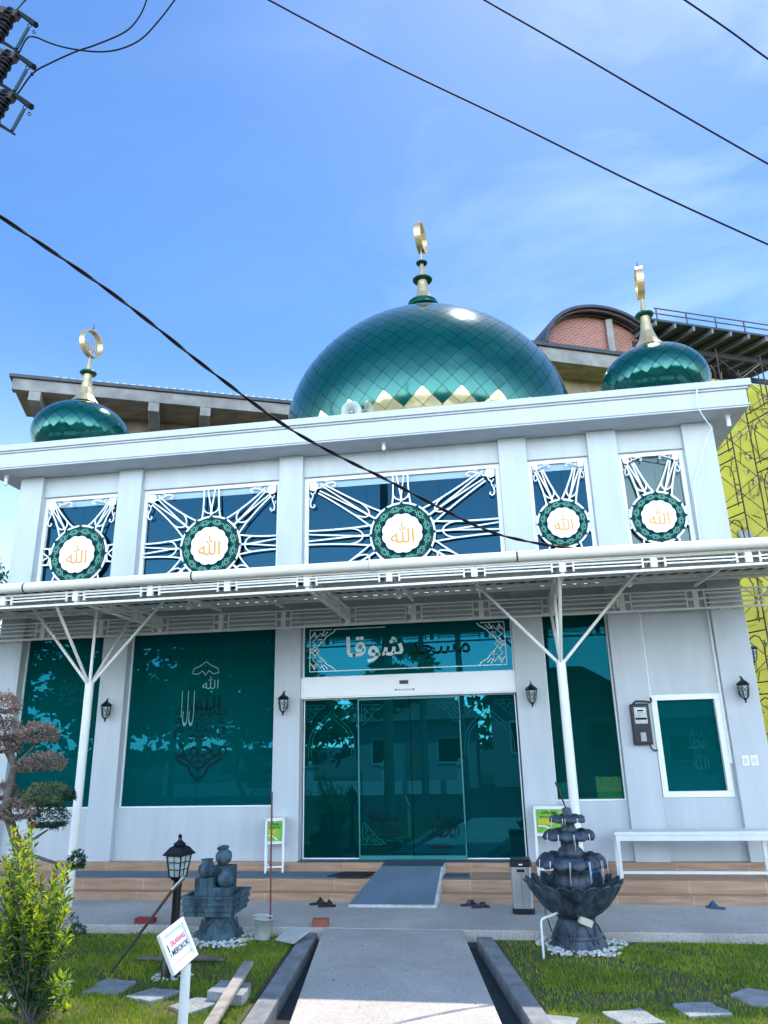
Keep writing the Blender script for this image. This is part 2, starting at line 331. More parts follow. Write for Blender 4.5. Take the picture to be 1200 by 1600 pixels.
def text_mb(s, height, m=0, width=None, depth=0.004, thick=0.0):
    cu = bpy.data.curves.new('t', 'FONT'); cu.body = s; cu.extrude = 0; cu.offset = thick
    o = bpy.data.objects.new('t', cu); COL.objects.link(o)
    dg = bpy.context.evaluated_depsgraph_get(); dg.update()
    me = bpy.data.meshes.new_from_object(o.evaluated_get(dg))
    vs = [v.co.copy() for v in me.vertices]; fs = [list(p.vertices) for p in me.polygons]
    bpy.data.objects.remove(o); bpy.data.curves.remove(cu); bpy.data.meshes.remove(me)
    x0 = min(v.x for v in vs); x1 = max(v.x for v in vs); y0 = min(v.y for v in vs); y1 = max(v.y for v in vs)
    k = height / (y1 - y0); kx = (width / (x1 - x0)) if width else k
    b = MB(); b.add([((v.x - (x0+x1)/2)*kx, 0, (v.y - (y0+y1)/2)*k) for v in vs], fs, m)
    return b
def merge(a, b, M=None, m=None):
    vs = [M @ Vc(v) for v in b.v] if M else b.v
    o = len(a.v); a.v += [tuple(v) for v in vs]
    for f, mi, sm in zip(b.f, b.m, b.s): a.f.append([i + o for i in f]); a.m.append(mi if m is None else m); a.s.append(sm)
    return a
def T(x, y, z): return Matrix.Translation((x, y, z))

# ------------------------------------------------------------------ ground, paving, lawn
SOIL = mat('lawn_soil_mat', (0.06, 0.085, 0.018), 0.95, col2=(0.13, 0.10, 0.05), vs=1.6, bump=1.0, bs=25, detail=8)
ASPH = mat('asphalt', (0.09, 0.088, 0.085), 0.9, var=0.3, vs=30, bump=0.3)
MUD = mat('wet_channel_concrete', (0.045, 0.055, 0.06), 0.6, var=0.5, vs=4)
EARTH = mat('earth', (0.14, 0.13, 0.09), 0.95, var=0.4, vs=2)
MB().add([(-600, -600, -0.34), (600, -600, -0.34), (600, 900, -0.34), (-600, 900, -0.34)], [(0, 1, 2, 3)]).build('ground', EARTH, kind='structure')
MB().box(-14, 7, 9.85, 11.4, -0.33, 0).build('pavement', AGG, origin=(-3, 10.5, 0), kind='structure', bevel=0.01)
MB().slab([(-1.13, 1.6), (0.67, 1.6), (-0.68, 9.846), (-2.39, 9.846)], -0.32, -0.002).build('path', AGG, origin=(-1, 6, 0), kind='structure', bevel=0.008)
MB().slab([(-2.75, 3), (1.9, 3), (0.0, 9.84), (-2.9, 9.84)], -0.335, -0.15).build('drain_channel', MUD, origin=(-1, 6, -0.3), kind='structure')
MB().box(-14, 7, 9.60, 9.845, -0.33, -0.13).build('drain_channel', MUD, origin=(-3, 9.7, -0.3), kind='structure')
MB().slab([(-14, 1.6), (-1.9, 1.6), (-2.34, 6.6), (-2.62, 9.6), (-14, 9.6)], -0.33, -0.045).build('lawn_soil', SOIL, origin=(-6, 6, 0), kind='structure')
MB().slab([(0.95, 1.6), (7, 1.6), (7, 9.6), (-0.32, 9.6), (0.24, 6.8)], -0.33, -0.045).build('lawn_soil', SOIL, origin=(3, 6, 0), kind='structure')
MB().box(-60, 60, -14, 1.55, -0.33, -0.03).build('road', ASPH, origin=(0, -6, 0), kind='structure')
def kerb(poly, label):
    tag(MB().slab(poly, -0.32, -0.012).build('kerb', KERB, origin=(poly[0][0], poly[0][1], 0), bevel=0.008), label, 'kerb')
kerb([(-2.08, 4.2), (-1.94, 4.2), (-2.12, 6.64), (-2.42, 9.66), (-2.6, 9.66), (-2.31, 6.64)], 'grey concrete kerb along the left edge of the path channel')
kerb([(0.58, 4.2), (0.76, 4.2), (0.24, 6.8), (-0.32, 9.59), (-0.50, 9.59), (0.07, 6.8)], 'rough concrete kerb along the right edge of the path channel')

# grass blades: one mesh of many small bent blades
import numpy as np
rng = np.random.default_rng(3)
def grass(name, n, region, hmin, hmax, m, label, bare=None):
    P = []
    while len(P) < n:
        x = rng.uniform(region[0], region[1], 20000); y = region[2] + (region[3]-region[2]) * rng.uniform(0, 1, 20000)**1.25
        ok = np.array([bare(a, b) for a, b in zip(x, y)])
        P += list(zip(x[ok], y[ok]))
    P = np.array(P[:n]); h = rng.uniform(hmin, hmax, n); a = rng.uniform(0, 2*pi, n); wd = rng.uniform(0.0025, 0.005, n)
    lean = rng.uniform(0.1, 0.9, n) * h; la = rng.uniform(0, 2*pi, n)
    dx = np.cos(a)*wd; dy = np.sin(a)*wd; z0 = -0.047
    V = np.zeros((n, 5, 3))
    V[:, 0] = np.stack([P[:, 0]-dx, P[:, 1]-dy, np.full(n, z0)], 1); V[:, 1] = np.stack([P[:, 0]+dx, P[:, 1]+dy, np.full(n, z0)], 1)
    mx_, my_ = P[:, 0]+np.cos(la)*lean*0.35, P[:, 1]+np.sin(la)*lean*0.35
    V[:, 2] = np.stack([mx_+dx*.8, my_+dy*.8, z0+h*0.6], 1); V[:, 3] = np.stack([mx_-dx*.8, my_-dy*.8, z0+h*0.6], 1)
    V[:, 4] = np.stack([P[:, 0]+np.cos(la)*lean, P[:, 1]+np.sin(la)*lean, z0+h], 1)
    me = bpy.data.meshes.new(name); me.vertices.add(n*5); me.vertices.foreach_set('co', V.ravel())
    base = (np.arange(n)*5)[:, None]; q = (base+np.array([[0, 1, 2, 3]])); t_ = (base+np.array([[3, 2, 4]]))
    loops = np.concatenate([q, t_], 1).ravel(); me.loops.add(n*7); me.loops.foreach_set('vertex_index', loops)
    st = (np.arange(n)*7)[:, None]+np.array([[0, 4]]); me.polygons.add(n*2); me.polygons.foreach_set('loop_start', st.ravel()); me.polygons.foreach_set('loop_total', np.tile([4, 3], n))
    me.update(); me.validate(); me.materials.append(m)
    o = bpy.data.objects.new(name, me); COL.objects.link(o); tag(o, label, 'grass', kind='stuff'); return o
GRASS = mat('grass_blade', (0.38, 0.46, 0.035), 0.55, col2=(0.13, 0.25, 0.02), vs=1.3, island=0.3, transl=0.4)
def n2(x, y, s=1.0): return sin(x*2.3*s+1.7*sin(y*1.9*s)) * cos(y*2.9*s+1.3*sin(x*1.3*s))
def okL(x, y): return x < -2.38 - (y-6.6)*0.09 and y < 9.58 and (n2(x, y, 1.3) > -0.35 or rng.random() < 0.35)
def okR(x, y): return x > 0.26 - (y-6.8)*0.2 and (n2(x+3, y, 1.1) > (0.15 if x < 2.0 and y > 7.4 else -0.55) or rng.random() < 0.30)
grass('grass', 80000, (-7.5, -2.2, 5.6, 9.58), 0.02, 0.05, GRASS, 'short green lawn grass left of the path', okL)
grass('grass', 60000, (-0.5, 4.2, 5.6, 9.58), 0.018, 0.045, GRASS, 'patchy short grass right of the path', okR)

# ------------------------------------------------------------------ the mosque
FY = 12.30
mosque = root('mosque', (-2.65, 12.3, 0), 'white two-storey mosque with green domes and teal glass', 'building')
PIL = [(-9.215, -8.727), (-7.11, -6.63), (-3.87, -3.41), (0.22, 0.715), (1.78, 2.285), (3.40, 3.915)]
BAY = [(PIL[i][1], PIL[i+1][0]) for i in range(5)]
for x0, x1 in PIL: MB().box(x0, x1, 12.30, 12.62, 0.386, 7.372).build('pilaster', WALL, mosque, bevel=0.008)
wl = MB()
SILL = {0: 1.20, 1: 1.20, 2: None, 3: 1.235, 4: 1.27}
for i, (x0, x1) in enumerate(BAY):
    wl.box(x0, x1, 12.40, 12.61, 6.955, 7.372)
    wl.box(x0, x1, 12.40, 12.61, 4.20 if i < 4 else 2.80, 4.60)
    if SILL[i]: wl.box(x0, x1, 12.40, 12.61, 0.386, SILL[i])
wl.box(-9.213, -9.0, 12.61, 25, 0.387, 7.372); wl.box(3.70, 3.913, 12.61, 25, 0.387, 7.372); wl.box(-9.0, 3.7, 24.8, 25, 0.387, 7.372)
wl.box(-9.0, 3.7, 12.62, 24.8, 0.38, 0.40); wl.box(-9.0, 3.7, 12.62, 24.8, 4.25, 4.5)
wl.build('wall', WALL, mosque, bevel=0.004)
MB().box(-9.0, 3.69, 18.2, 18.35, 0.41, 7.3).build('inner_wall', INT, mosque)
for i, (x0, x1) in enumerate(BAY[4:5]): MB().box(x0, x1, 12.405, 12.43, 2.80, 2.83).build('wall_trim', WHITE, mosque)
# cornice: soffit slab, fascia, lip on all sides
co = MB(); X0, X1, Y0, Y1 = -9.70, 4.385, 11.80, 25.5
co.box(X0, X1, Y0, Y1, 7.374, 7.70)
co.box(X0-0.02, X1+0.02, Y0-0.02, Y1+0.02, 7.374+0.03, 7.44)
co.box(X0-0.035, X1+0.035, Y0-0.035, Y1+0.035, 7.70, 7.735)
co.box(X0-0.075, X1+0.075, Y0-0.075, Y1+0.075, 7.735, 7.86)
co.build('cornice', WALL, mosque, bevel=0.006)
MB().box(-9.4, 4.1, 12.1, 25.2, 7.862, 7.90).build('roof', KERB, mosque)

def jy(st=[0]):
    st[0] = (st[0] + 7) % 19; return st[0] * 0.0006
def pane(parent, x0, x1, z0, z1, m, y=12.50, seams=()):
    b = MB(); xs = [x0] + [s for s in seams] + [x1]
    for a, c in zip(xs, xs[1:]): b.box(a + (0.002 if a != x0 else 0), c - (0.002 if c != x1 else 0), y, y+0.012, z0, z1)
    return b.build('pane', m, parent)
def frame_mb(x0, x1, z0, z1, w_, y0=12.45, y1=12.56):
    b = MB(); b.box(x0, x1, y0, y1, z1-w_, z1); b.box(x0, x1, y0, y1, z0, z0+w_)
    b.box(x0, x0+w_, y0, y1, z0+w_, z1-w_); b.box(x1-w_, x1, y0, y1, z0+w_, z1-w_); return b

def starburst(win, x0, x1, z0, z1, cx, cz, Rm, targets):
    b = MB(); W_ = 0.029
    def rb(pts, wd=W_): y = 12.440 - jy(); b.ribbon(pts, wd, y, y + 0.006)
    def bez(p, q, r_, n=7): return [((1-t)**2*p[0]+2*t*(1-t)*q[0]+t*t*r_[0], (1-t)**2*p[1]+2*t*(1-t)*q[1]+t*t*r_[1]) for t in [i/n for i in range(n+1)]]
    for tx, tz, dl, we in targets:
        th = math.atan2(tz-cz, tx-cx); d = (cos(th), sin(th)); nrm = (-d[1], d[0]); Ld = math.hypot(tx-cx, tz-cz)
        def P(a, c): return (cx+d[0]*a+nrm[0]*c, cz+d[1]*a+nrm[1]*c)
        for s in (1, -1):
            a0 = Rm*cos(dl); c0 = s*Rm*sin(dl)
            rb(bez(P(a0, c0), P(a0+(Ld-a0)*0.40, s*(we*.8+abs(c0)*0.12)), P(Ld, s*we)))
            rb([P(Ld, s*we*0.5), P(Rm+(Ld-Rm)*0.27, s*0.004), P(Rm*1.0, 0)], [W_*.8, W_, W_*1.3])
            k = Rm + (Ld-Rm)*0.42; cc = s*(we*0.55+abs(c0)*0.42)
            rb(bez(P(Rm+(Ld-Rm)*0.12, s*0.01), P(Rm+(Ld-Rm)*0.17, cc*1.05), P(k, cc*0.98)), W_*.85)
    # corner hearts and scrolls
    for sx, sz, ex, ez in ((1, -1, x0, z1), (-1, -1, x1, z1), (1, 1, x0, z0), (-1, 1, x1, z0)):
        q = min(1.0, (x1-x0)/1.5)
        def C(u, v): return (ex+sx*u*q, ez+sz*v*q)
        pts = [C(*p) for p in ((0.02, 0.02), (0.17, 0.03), (0.20, 0.10), (0.17, 0.17), (0.10, 0.20), (0.03, 0.17))]
        if sx*sz > 0: pts = pts[::-1]
        y = 12.438 - jy(); b.plate(pts[::-1], y, y+0.006)
        for sw in (0, 1):
            f = (lambda u, v: C(u, v)) if not sw else (lambda u, v: C(v, u))
            rb([f(*p) for p in ((0.16, 0.16), (0.24, 0.13), (0.27, 0.07), (0.22, 0.05))], 0.022*q)
            rb([f(*p) for p in ((0.24, 0.10), (0.32, 0.09), (0.39, 0.06), (0.45, 0.045), (0.51, 0.06), (0.53, 0.10), (0.50, 0.13), (0.465, 0.115))], [0.014*q, 0.02*q, 0.024*q, 0.026*q, 0.026*q, 0.024*q, 0.024*q, 0.03*q])
            rb([f(*p) for p in ((0.40, 0.055), (0.37, 0.025), (0.33, 0.03), (0.345, 0.05))], 0.014*q)
    rg = [(cx+Rm*1.0*cos(a), cz+Rm*1.0*sin(a)) for a in [2*pi*i/64 for i in range(64)]]
    b.ribbon(rg, 0.035, 12.418, 12.442, closed=True)
    b.build('starburst_lattice', ACRY, win)
    # medallion: mint plate, green wreath cut with hearts, white scalloped plate
    md = MB()
    def star(r0, r1, n, off=0, pw=1): return [(cx+r*cos(a), cz+r*sin(a)) for a, r in [(2*pi*i/(n*8)+pi/2, r0+(r1-r0)*(abs(((i/8+off) % 1)-0.5)*2)**pw) for i in range(n*8)]]
    md.plate(star(Rm*0.93, Rm*0.93, 12), 12.408, 12.417, 0)
    md.plate(star(Rm*0.925, Rm*1.055, 12, 0, 5), 12.398, 12.407, 1)
    for i in range(12):
        a = pi/2 + 2*pi*(i+0.5)/12
        M_ = lambda u, v, a=a: (cx+(Rm*u)*cos(a)-Rm*v*sin(a), cz+(Rm*u)*sin(a)+Rm*v*cos(a))
        for s in (1, -1):
            md.ribbon([M_(*p) for p in ((0.735, 0), (0.79, s*0.055), (0.84, s*0.085), (0.875, s*0.07), (0.875, s*0.03), (0.845, s*0.015))], Rm*0.030, 12.394-jy()*.3, 12.399, 2)
            md.ribbon([M_(*p) for p in ((0.70, s*0.03), (0.75, s*0.10), (0.86, s*0.145))], [Rm*0.02, Rm*0.035, Rm*0.012], 12.394-jy()*.3, 12.399, 2)
        a = pi/2 + 2*pi*i/12
        M2 = lambda u, v, a=a: (cx+(Rm*u)*cos(a)-Rm*v*sin(a), cz+(Rm*u)*sin(a)+Rm*v*cos(a))
        md.ribbon([M2(0.77, -0.07), M2(0.84, 0), M2(0.77, 0.07)], Rm*0.022, 12.3925, 12.399, 2)
    md.plate(star(Rm*0.63, Rm*0.70, 12, 0, 2), 12.384, 12.3915, 3)
    md.plate(star(Rm*0.64, Rm*0.60, 12, 0, 2), 12.376, 12.383, 4)
    md.build('medallion', [ACRY, DKGREEN, MINT, NIGHT, ACRY], win)
    tb = text_mb('\uFDF2', Rm*0.64, width=Rm*0.74, thick=0.012)
    tb.xf(T(cx, 12.3735, cz)).build('gold_calligraphy', GOLD, win)

UPW = [(-5.74, 0.58)]
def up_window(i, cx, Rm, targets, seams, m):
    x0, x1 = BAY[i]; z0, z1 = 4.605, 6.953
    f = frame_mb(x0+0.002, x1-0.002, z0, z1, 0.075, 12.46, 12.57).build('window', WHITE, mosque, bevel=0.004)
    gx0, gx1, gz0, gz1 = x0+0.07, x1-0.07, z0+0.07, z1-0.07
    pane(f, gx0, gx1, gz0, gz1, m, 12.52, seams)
    if i < 4: MB().box(gx0+.004, gx1-.004, 12.514, 12.518, gz1-.13, gz1-.003).build('painted_reflection', mat('painted_reflection', (.26, .40, .47), .25), f)  # pale strip painted in place of the bright reflection along the pane top
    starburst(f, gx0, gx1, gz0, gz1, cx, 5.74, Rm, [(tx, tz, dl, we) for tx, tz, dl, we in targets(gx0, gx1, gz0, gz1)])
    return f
def wide(x0, x1, z0, z1, c=None):
    c = (x0+x1)/2
    return [(c, z1, .32, .15), (c, z0, .32, .15), (x0, 5.74, .34, .13), (x1, 5.74, .34, .13), (x0+.2, z1-.17, .36, .10), (x1-.2, z1-.17, .36, .10), (x0+.2, z0+.17, .36, .10), (x1-.2, z0+.17, .36, .10)]
def wide3(x0, x1, z0, z1):
    c = (x0+x1)/2
    return [(c, z1, .30, .14), (c, z0, .30, .14), (x0, 5.78, .34, .13), (x1, 5.78, .34, .13), (x0+.25, z1-.16, .30, .10), (x1-.25, z1-.16, .30, .10), (x0+.25, z0+.16, .30, .10), (x1-.25, z0+.16, .30, .10)]
def narrow(x0, x1, z0, z1):
    return [(x0+.13, z1-.14, .30, .07), (x1-.13, z1-.14, .30, .07), (x0, 5.74, .28, .17), (x1, 5.74, .28, .17), (x0+.13, z0+.14, .30, .07), (x1-.13, z0+.14, .30, .07)]
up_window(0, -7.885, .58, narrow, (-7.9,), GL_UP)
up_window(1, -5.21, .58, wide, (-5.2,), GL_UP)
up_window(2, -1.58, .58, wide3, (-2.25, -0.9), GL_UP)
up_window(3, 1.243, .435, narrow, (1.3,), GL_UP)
f5 = up_window(4, 2.835, .455, narrow, (2.9,), glass_mat('clear_pale_glass', (0.12, 0.15, 0.155), (0.75, 0.85, 0.82), 0.3))
MB().box(2.3, 3.39, 12.60, 12.615, 4.62, 6.94).build('window_blind', mat('pale_blind', (0.42, 0.50, 0.48), 0.7), f5)

# ground-floor glazing
def low_window(x0, x1, z0, z1, name='window', seams=(), m=None, fw=0.022):
    f = frame_mb(x0+0.002, x1-0.002, z0, z1, fw, 12.47, 12.56).build(name, WHITE, mosque)
    pane(f, x0+fw-.004, x1-fw+.004, z0+fw-.004, z1-fw+.004, m or GL_LOW, 12.50, seams); return f
w0 = low_window(*BAY[0], 1.20, 4.198)
w1 = low_window(*BAY[1], 1.20, 4.198, seams=(-5.25,))
w3 = low_window(*BAY[3], 1.235, 4.198, m=GL_NARROW)
w4 = frame_mb(2.315, 3.355, 1.272, 2.798, 0.088, 12.385, 12.56).build('window', WHITE, mosque, bevel=0.006)
pane(w4, 2.395, 3.275, 1.35, 2.72, GL_LOW, 12.47)
MB().box(2.29, 2.313, 12.41, 12.6, 1.272, 2.798).box(3.357, 3.398, 12.41, 12.6, 1.272, 2.798).build('window_reveal', WALL, mosque)
# calligraphy etched on the large window
et = MB()
for s, x, z, h, wd in (('\uFDFA', -5.25, 2.62, 0.62, 0.95), ('\uFDF4', -5.22, 2.20, 0.40, 0.95), ('\uFDF2', -5.15, 2.95, 0.35, 0.5)):
    merge(et, text_mb(s, h, width=wd), T(x, 12.494, z))
for sx in (1, -1):
    et.ribbon([(-5.25+sx*a, c) for a, c in ((0, 1.62), (.12, 1.72), (.2, 1.86), (.33, 1.92), (.42, 1.99), (.36, 2.03), (.22, 1.97), (.1, 1.86), (.0, 1.80))], 0.035, 12.492, 12.495)
    et.ribbon([(-5.25+sx*a, c) for a, c in ((0, 1.95), (.08, 1.9), (.15, 1.97), (.05, 2.02))], 0.03, 12.4925, 12.4955)
et.build('calligraphy', ETCHD, w1)
ew = MB()
merge(ew, text_mb('\u0627\u0644\u0644', 0.60, width=0.24), T(-5.50, 12.490, 2.82))
merge(ew, text_mb('\uFDF2', 0.22, width=0.30), T(-5.1, 12.490, 3.25))
for sx in (1, -1): ew.ribbon([(-5.2+sx*a, c) for a, c in ((0, 3.62), (.1, 3.55), (.22, 3.5), (.25, 3.42), (.15, 3.40), (.06, 3.46), (0, 3.38))], 0.02, 12.489, 12.492)
ew.build('calligraphy', mat('etched_pale', (.12, .30, .29), .5), w1)
ef = MB(); merge(ef, text_mb('\uFDFA', 0.42, width=0.5), T(-7.75, 12.494, 3.15)); ef.build('calligraphy', ETCHF, w0)
e4 = MB(); merge(e4, text_mb('\uFDF4', 0.32, width=0.26), T(2.93, 12.464, 2.12)); merge(e4, text_mb('\uFDF2', 0.26, width=0.24), T(2.95, 12.464, 1.80)); e4.build('calligraphy', ETCHF, w4)

# entrance bay: header beam, transom, sliding doors
D0, D1 = BAY[2]
tr = low_window(D0, D1, 3.255, 4.198, 'transom_window', m=GL_LOW)
MB().box(D0, D1, 12.36, 12.60, 2.93, 3.253).box(D0, D1, 12.362, 12.60, 2.905, 2.928).build('door_header', WHITE, mosque, bevel=0.004)
te = MB()
merge(te, text_mb('\uFE8E\uFED7\uFEEE\uFEB7', 0.46, width=1.0, thick=0.02), T(-2.14, 12.492, 3.72))
def corner(b, ex, ez, sx, sz, y, k=1.0):
    for pts in (((0, .36), (0, 0), (.40, 0)), ((.04, .34), (.10, .26), (.05, .2), (.12, .14), (.05, .08)), ((.32, .04), (.25, .11), (.19, .06), (.14, .13), (.08, .05)),
                ((0, .40), (.10, .36), (.16, .27), (.24, .20), (.30, .12), (.42, .05), (.46, 0)), ((.14, .18), (.22, .16), (.18, .24)), ((.02, .14), (.09, .03)), ((.26, .02), (.20, .12))):
        b.ribbon([(ex+sx*u*k, ez+sz*v*k) for u, v in pts], 0.017*k, y-jy(), y+.003)
for ex, sx in ((D0+.12, 1), (D1-.12, -1)):
    corner(te, ex, 3.37, sx, 1, 12.490); corner(te, ex, 4.09, sx, -1, 12.490)
    te.ribbon([(ex, 3.74), (ex+sx*.09, 3.80), (ex+sx*.17, 3.72), (ex+sx*.09, 3.64), (ex, 3.74)], 0.018, 12.487, 12.491)
te.ribbon([(D0+.5, 3.37), (D1-.5, 3.37)], 0.016, 12.490, 12.493); te.ribbon([(D0+.55, 4.09), (-1.95, 4.09)], 0.014, 12.490, 12.493)
te.build('lettering', ETCH, tr)
td = MB(); merge(td, text_mb('\uFEAA\uFEA0\uFEB4\uFEE3', 0.30, width=1.05, thick=0.01), T(-1.02, 12.492, 3.66))
td.build('lettering', ETCHD, tr)
MB().box(-1.70, -1.555, 12.325, 12.36, 3.105, 3.16).build('door_sensor', BLACK, mosque, bevel=0.006)
st = MB(); st.box(-1.81, -1.435, 12.3575, 12.3595, 2.965, 3.05, 1); merge(st, text_mb('\u25C6PINTU AUTOMATIS\u25C6', 0.042, width=0.33), T(-1.622, 12.356, 3.008)); st.build('door_sticker', [ETCHD, WHITE], mosque)
for x0, x1 in ((D0+.02, -2.42), (-0.74, D1-.02)):
    p = frame_mb(x0, x1, 0.40, 2.904, 0.018, 12.50, 12.53).build('side_panel', WHITE, mosque); pane(p, x0+.015, x1-.015, 0.415, 2.89, GL_DOOR, 12.51)
    a = MB(); c = (x0+x1)/2
    for k in (1, .86):
        a.ribbon([(c+u*.40*k, 2.12+v*k*.62) for u, v in ((-1, -.3), (-1, 0), (-.93, .3), (-.7, .52), (-.4, .68), (-.15, .82), (0, 1.0), (.15, .82), (.4, .68), (.7, .52), (.93, .3), (1, 0), (1, -.3))], 0.014, 12.503, 12.505)
    for s in (-1, 1): corner(a, c+s*.43, 2.80, -s, -1, 12.503, .7)
    a.build('etched_arch', ETCHF, p)
for x0, x1, s in ((-2.44, -1.557, 1), (-1.553, -0.72, -1)):
    p = MB().box(x0, x1, 12.44, 12.47, 2.86, 2.904).box(x0, x1, 12.44, 12.47, 0.40, 0.46).box(x0 if s > 0 else x1-.02, x0+.02 if s > 0 else x1, 12.44, 12.47, .46, 2.86).build('sliding_door', mat('teal_door_rail', (0.03, 0.22, 0.21), 0.3), mosque)
    pane(p, x0+.003, x1-.003, 0.44, 2.88, GL_DOOR, 12.45)
    a = MB(); cx = -1.555; arc = [(cx-s*(0.05+.70*sin(t)), 1.65+.70*cos(t)) for t in [pi*i/24 for i in range(25)]]
    corner(a, cx-s*.82, 2.78, s, -1, 12.442, .8); a.build('etched_corner', ETCHF, p); a = MB(); corner(a, cx-s*.82, .62, s, 1, 12.442, .8); a.build('etched_corner', ETCHF, p)
    d_ = MB(); merge(d_, text_mb('\uFDFA' if s > 0 else '\uFDF4', .42, width=.5), T(cx-s*.48, 12.441, .92)); d_.box(cx-s*.48-.2, cx-s*.48+.15, 12.440, 12.443, .56, .60); d_.build('lettering', ETCHD, p)
MB().box(D0, D1, 12.28, 12.60, 0.386, 0.398).build('door_sill', mat('dark_sill', (0.04, 0.07, 0.085), 0.5), mosque)

# steps and ramp belong to the building
sp = MB(); sp.box(-10.2, 5.2, 11.38, 11.60, -0.2, 0.105); sp.box(-10.2, 5.2, 11.575, 12.30, -0.2, 0.26); sp.box(-9.6, 4.3, 12.24, 12.9, -0.2, 0.385)
stp = sp.build('entrance_steps', TILE, mosque, bevel=0.006)
CARPET = mat('blue_grey_carpet', (0.125, 0.19, 0.25), 0.95, var=0.2, vs=2, bump=0.5, bs=120)
def sheet(b, pts, th, m=0):
    n = len(pts)//2; vs = [(x, y, z-th) for x, y, z in pts] + pts; k = len(pts)
    return b.add(vs, [tuple(range(k-1, -1, -1)), tuple(range(k, 2*k))] + [(i, (i+1) % k, (i+1) % k + k, i+k) for i in range(k)], m)
rm = MB(); sheet(rm, [(-2.33, 11.03, 0.025), (-1.09, 11.03, 0.025), (-1.045, 11.80, 0.392), (-1.99, 11.80, 0.392)], 0.30)
rm.box(-1.99, -1.045, 11.805, 12.235, -0.1, 0.39)
rm.build('ramp', mat('ramp_white_cement', (0.62, 0.63, 0.62), 0.8, var=0.3, vs=12, bump=0.5), mosque, bevel=0.01)
rc = MB(); sheet(rc, [(-2.315, 11.045, 0.041), (-1.13, 11.045, 0.041), (-1.08, 11.80, 0.401), (-1.975, 11.80, 0.401)], 0.006)
tag(rc.build('ramp_carpet', CARPET, origin=(-1.6, 11.6, 0.2)), 'blue grey carpet laid on the entrance ramp', 'carpet')
tag(MB().box(-1.98, -1.06, 11.81, 12.42, 0.400, 0.408).build('door_mat', mat('dark_teal_mat', (0.04, 0.09, 0.12), 0.95, var=0.3, vs=20), origin=(-1.5, 12.1, .4)), 'dark mat on the threshold at the top of the ramp', 'mat')
tag(MB().box(-7.2, -2.62, 11.63, 12.17, 0.262, 0.272).build('carpet_runner', CARPET, origin=(-4.9, 11.9, .262)), 'long blue grey carpet runner on the porch left of the ramp', 'carpet')
tag(MB().slab([(-2.78, 11.66), (-2.20, 11.66), (-2.12, 12.08), (-2.62, 12.08)], 0.274, 0.288).build('door_mat', RUBBER, origin=(-2.4, 11.9, .274)), 'black rubber mat on the porch just left of the ramp', 'mat')
tag(MB().slab([(-1.06, 11.66), (-0.66, 11.66), (-0.68, 12.0), (-1.06, 12.0)], 0.262, 0.28).build('door_mat', mat('blue_mat', (0.06, 0.11, 0.15), 0.9), origin=(-.85, 11.85, .262)), 'small dark blue mat on the porch just right of the ramp', 'mat')

# domes
def dome(c, a, b, n, zlow, gold=None, jit=0.004, ex=1.0, rtop=0.3):
    c = Vc(c)
    def S(ph): return (a*cos(ph)**ex, b*sin(ph))
    phs = [math.asin(zlow/b)]; 
    while True:
        ph = phs[-1]; r = S(ph)[0]; ds = r*pi/n; q0, q1 = S(ph-.005), S(ph+.005); sp_ = math.hypot(q1[0]-q0[0], q1[1]-q0[1])/.01; ph2 = ph+ds/sp_
        if ph2 > pi/2-0.02 or S(ph2)[0] < rtop*0.8: break
        phs.append(ph2)
    base = MB(); base.lathe([(S(p)[0]-0.02, S(p)[1]) for p in phs] + [(0.02, S(phs[-1])[1])], c, n, 0, cap=False)
    top = MB(); gl = MB()
    def V(k, u): p = phs[k]; th = pi*u/n; r, z = S(p); return c + Vc((r*cos(th), r*sin(th), z))
    K = len(phs)
    rr = random.Random(5)
    for k in range(-1, K-1):
        for j in range(n):
            u = 2*j + (k % 2)
            pts = [V(max(k, 0), u), V(min(k+1, K-1), u+1), V(min(k+2, K-1), u), V(min(k+1, K-1), u-1)]
            if k == -1: pts = [V(0, u-1), V(0, u+1), V(1, u)] if K > 1 else pts
            ce = sum(pts, Vc())/len(pts); no = (ce-c).normalized(); q = []
            ax = Vc((rr.uniform(-1, 1), rr.uniform(-1, 1), rr.uniform(-1, 1))).normalized(); Mr = Matrix.Rotation(rr.uniform(-jit, jit), 3, ax)
            kk = [max(k, 0), min(k+1, K-1), min(k+2, K-1)]; G = 3; grid = []
            if k == -1:
                for p in pts: q.append(ce + Mr @ ((p-ce)*0.975) + no*0.004)
                fs_ = [tuple(range(len(q)))]
            else:
                for ia in range(G+1):
                    for ib in range(G+1):
                        a_, b_ = (ia/G-.5)*.97+.5, (ib/G-.5)*.97+.5; rk = a_+b_; uu = u+(a_-b_); k0 = min(int(rk), 1); tt = rk-k0
                        ph = phs[kk[k0]]*(1-tt)+phs[kk[k0+1]]*tt; th = pi*uu/n; r_, z_ = S(ph); p = c+Vc((r_*cos(th), r_*sin(th), z_)); q.append(ce+Mr@(p-ce)+no*0.004)
                fs_ = [(i*(G+1)+j2, i*(G+1)+j2+1, (i+1)*(G+1)+j2+1, (i+1)*(G+1)+j2)[::-1] for i in range(G) for j2 in range(G)]
            if k+1 < K and gold is not None:
                cc = k+1; t = (u % 4); isg = cc < gold + (2-abs(t-2))
            else: isg = False
            (gl if isg else top).add(q, fs_, 0, True)
    return base, top, gl, S(phs[-1])
mb_, mt_, mg_, e_ = dome((-1.54, 18.5, 10.27), 3.9, 3.72, 54, -1.26, gold=1.5, rtop=0.42, ex=1.39)
dm = mt_.build('dome', DOMEM, mosque); mb_.build('dome_seams', SEAM, dm); mg_.build('gold_band', GOLDM, dm)
MB().lathe([(3.35, 7.88), (3.25, 9.30), (3.32, 9.31), (3.32, 9.42), (3.1, 9.43)], (-1.49, 18.5, 0), 64).build('drum', WALL, dm)
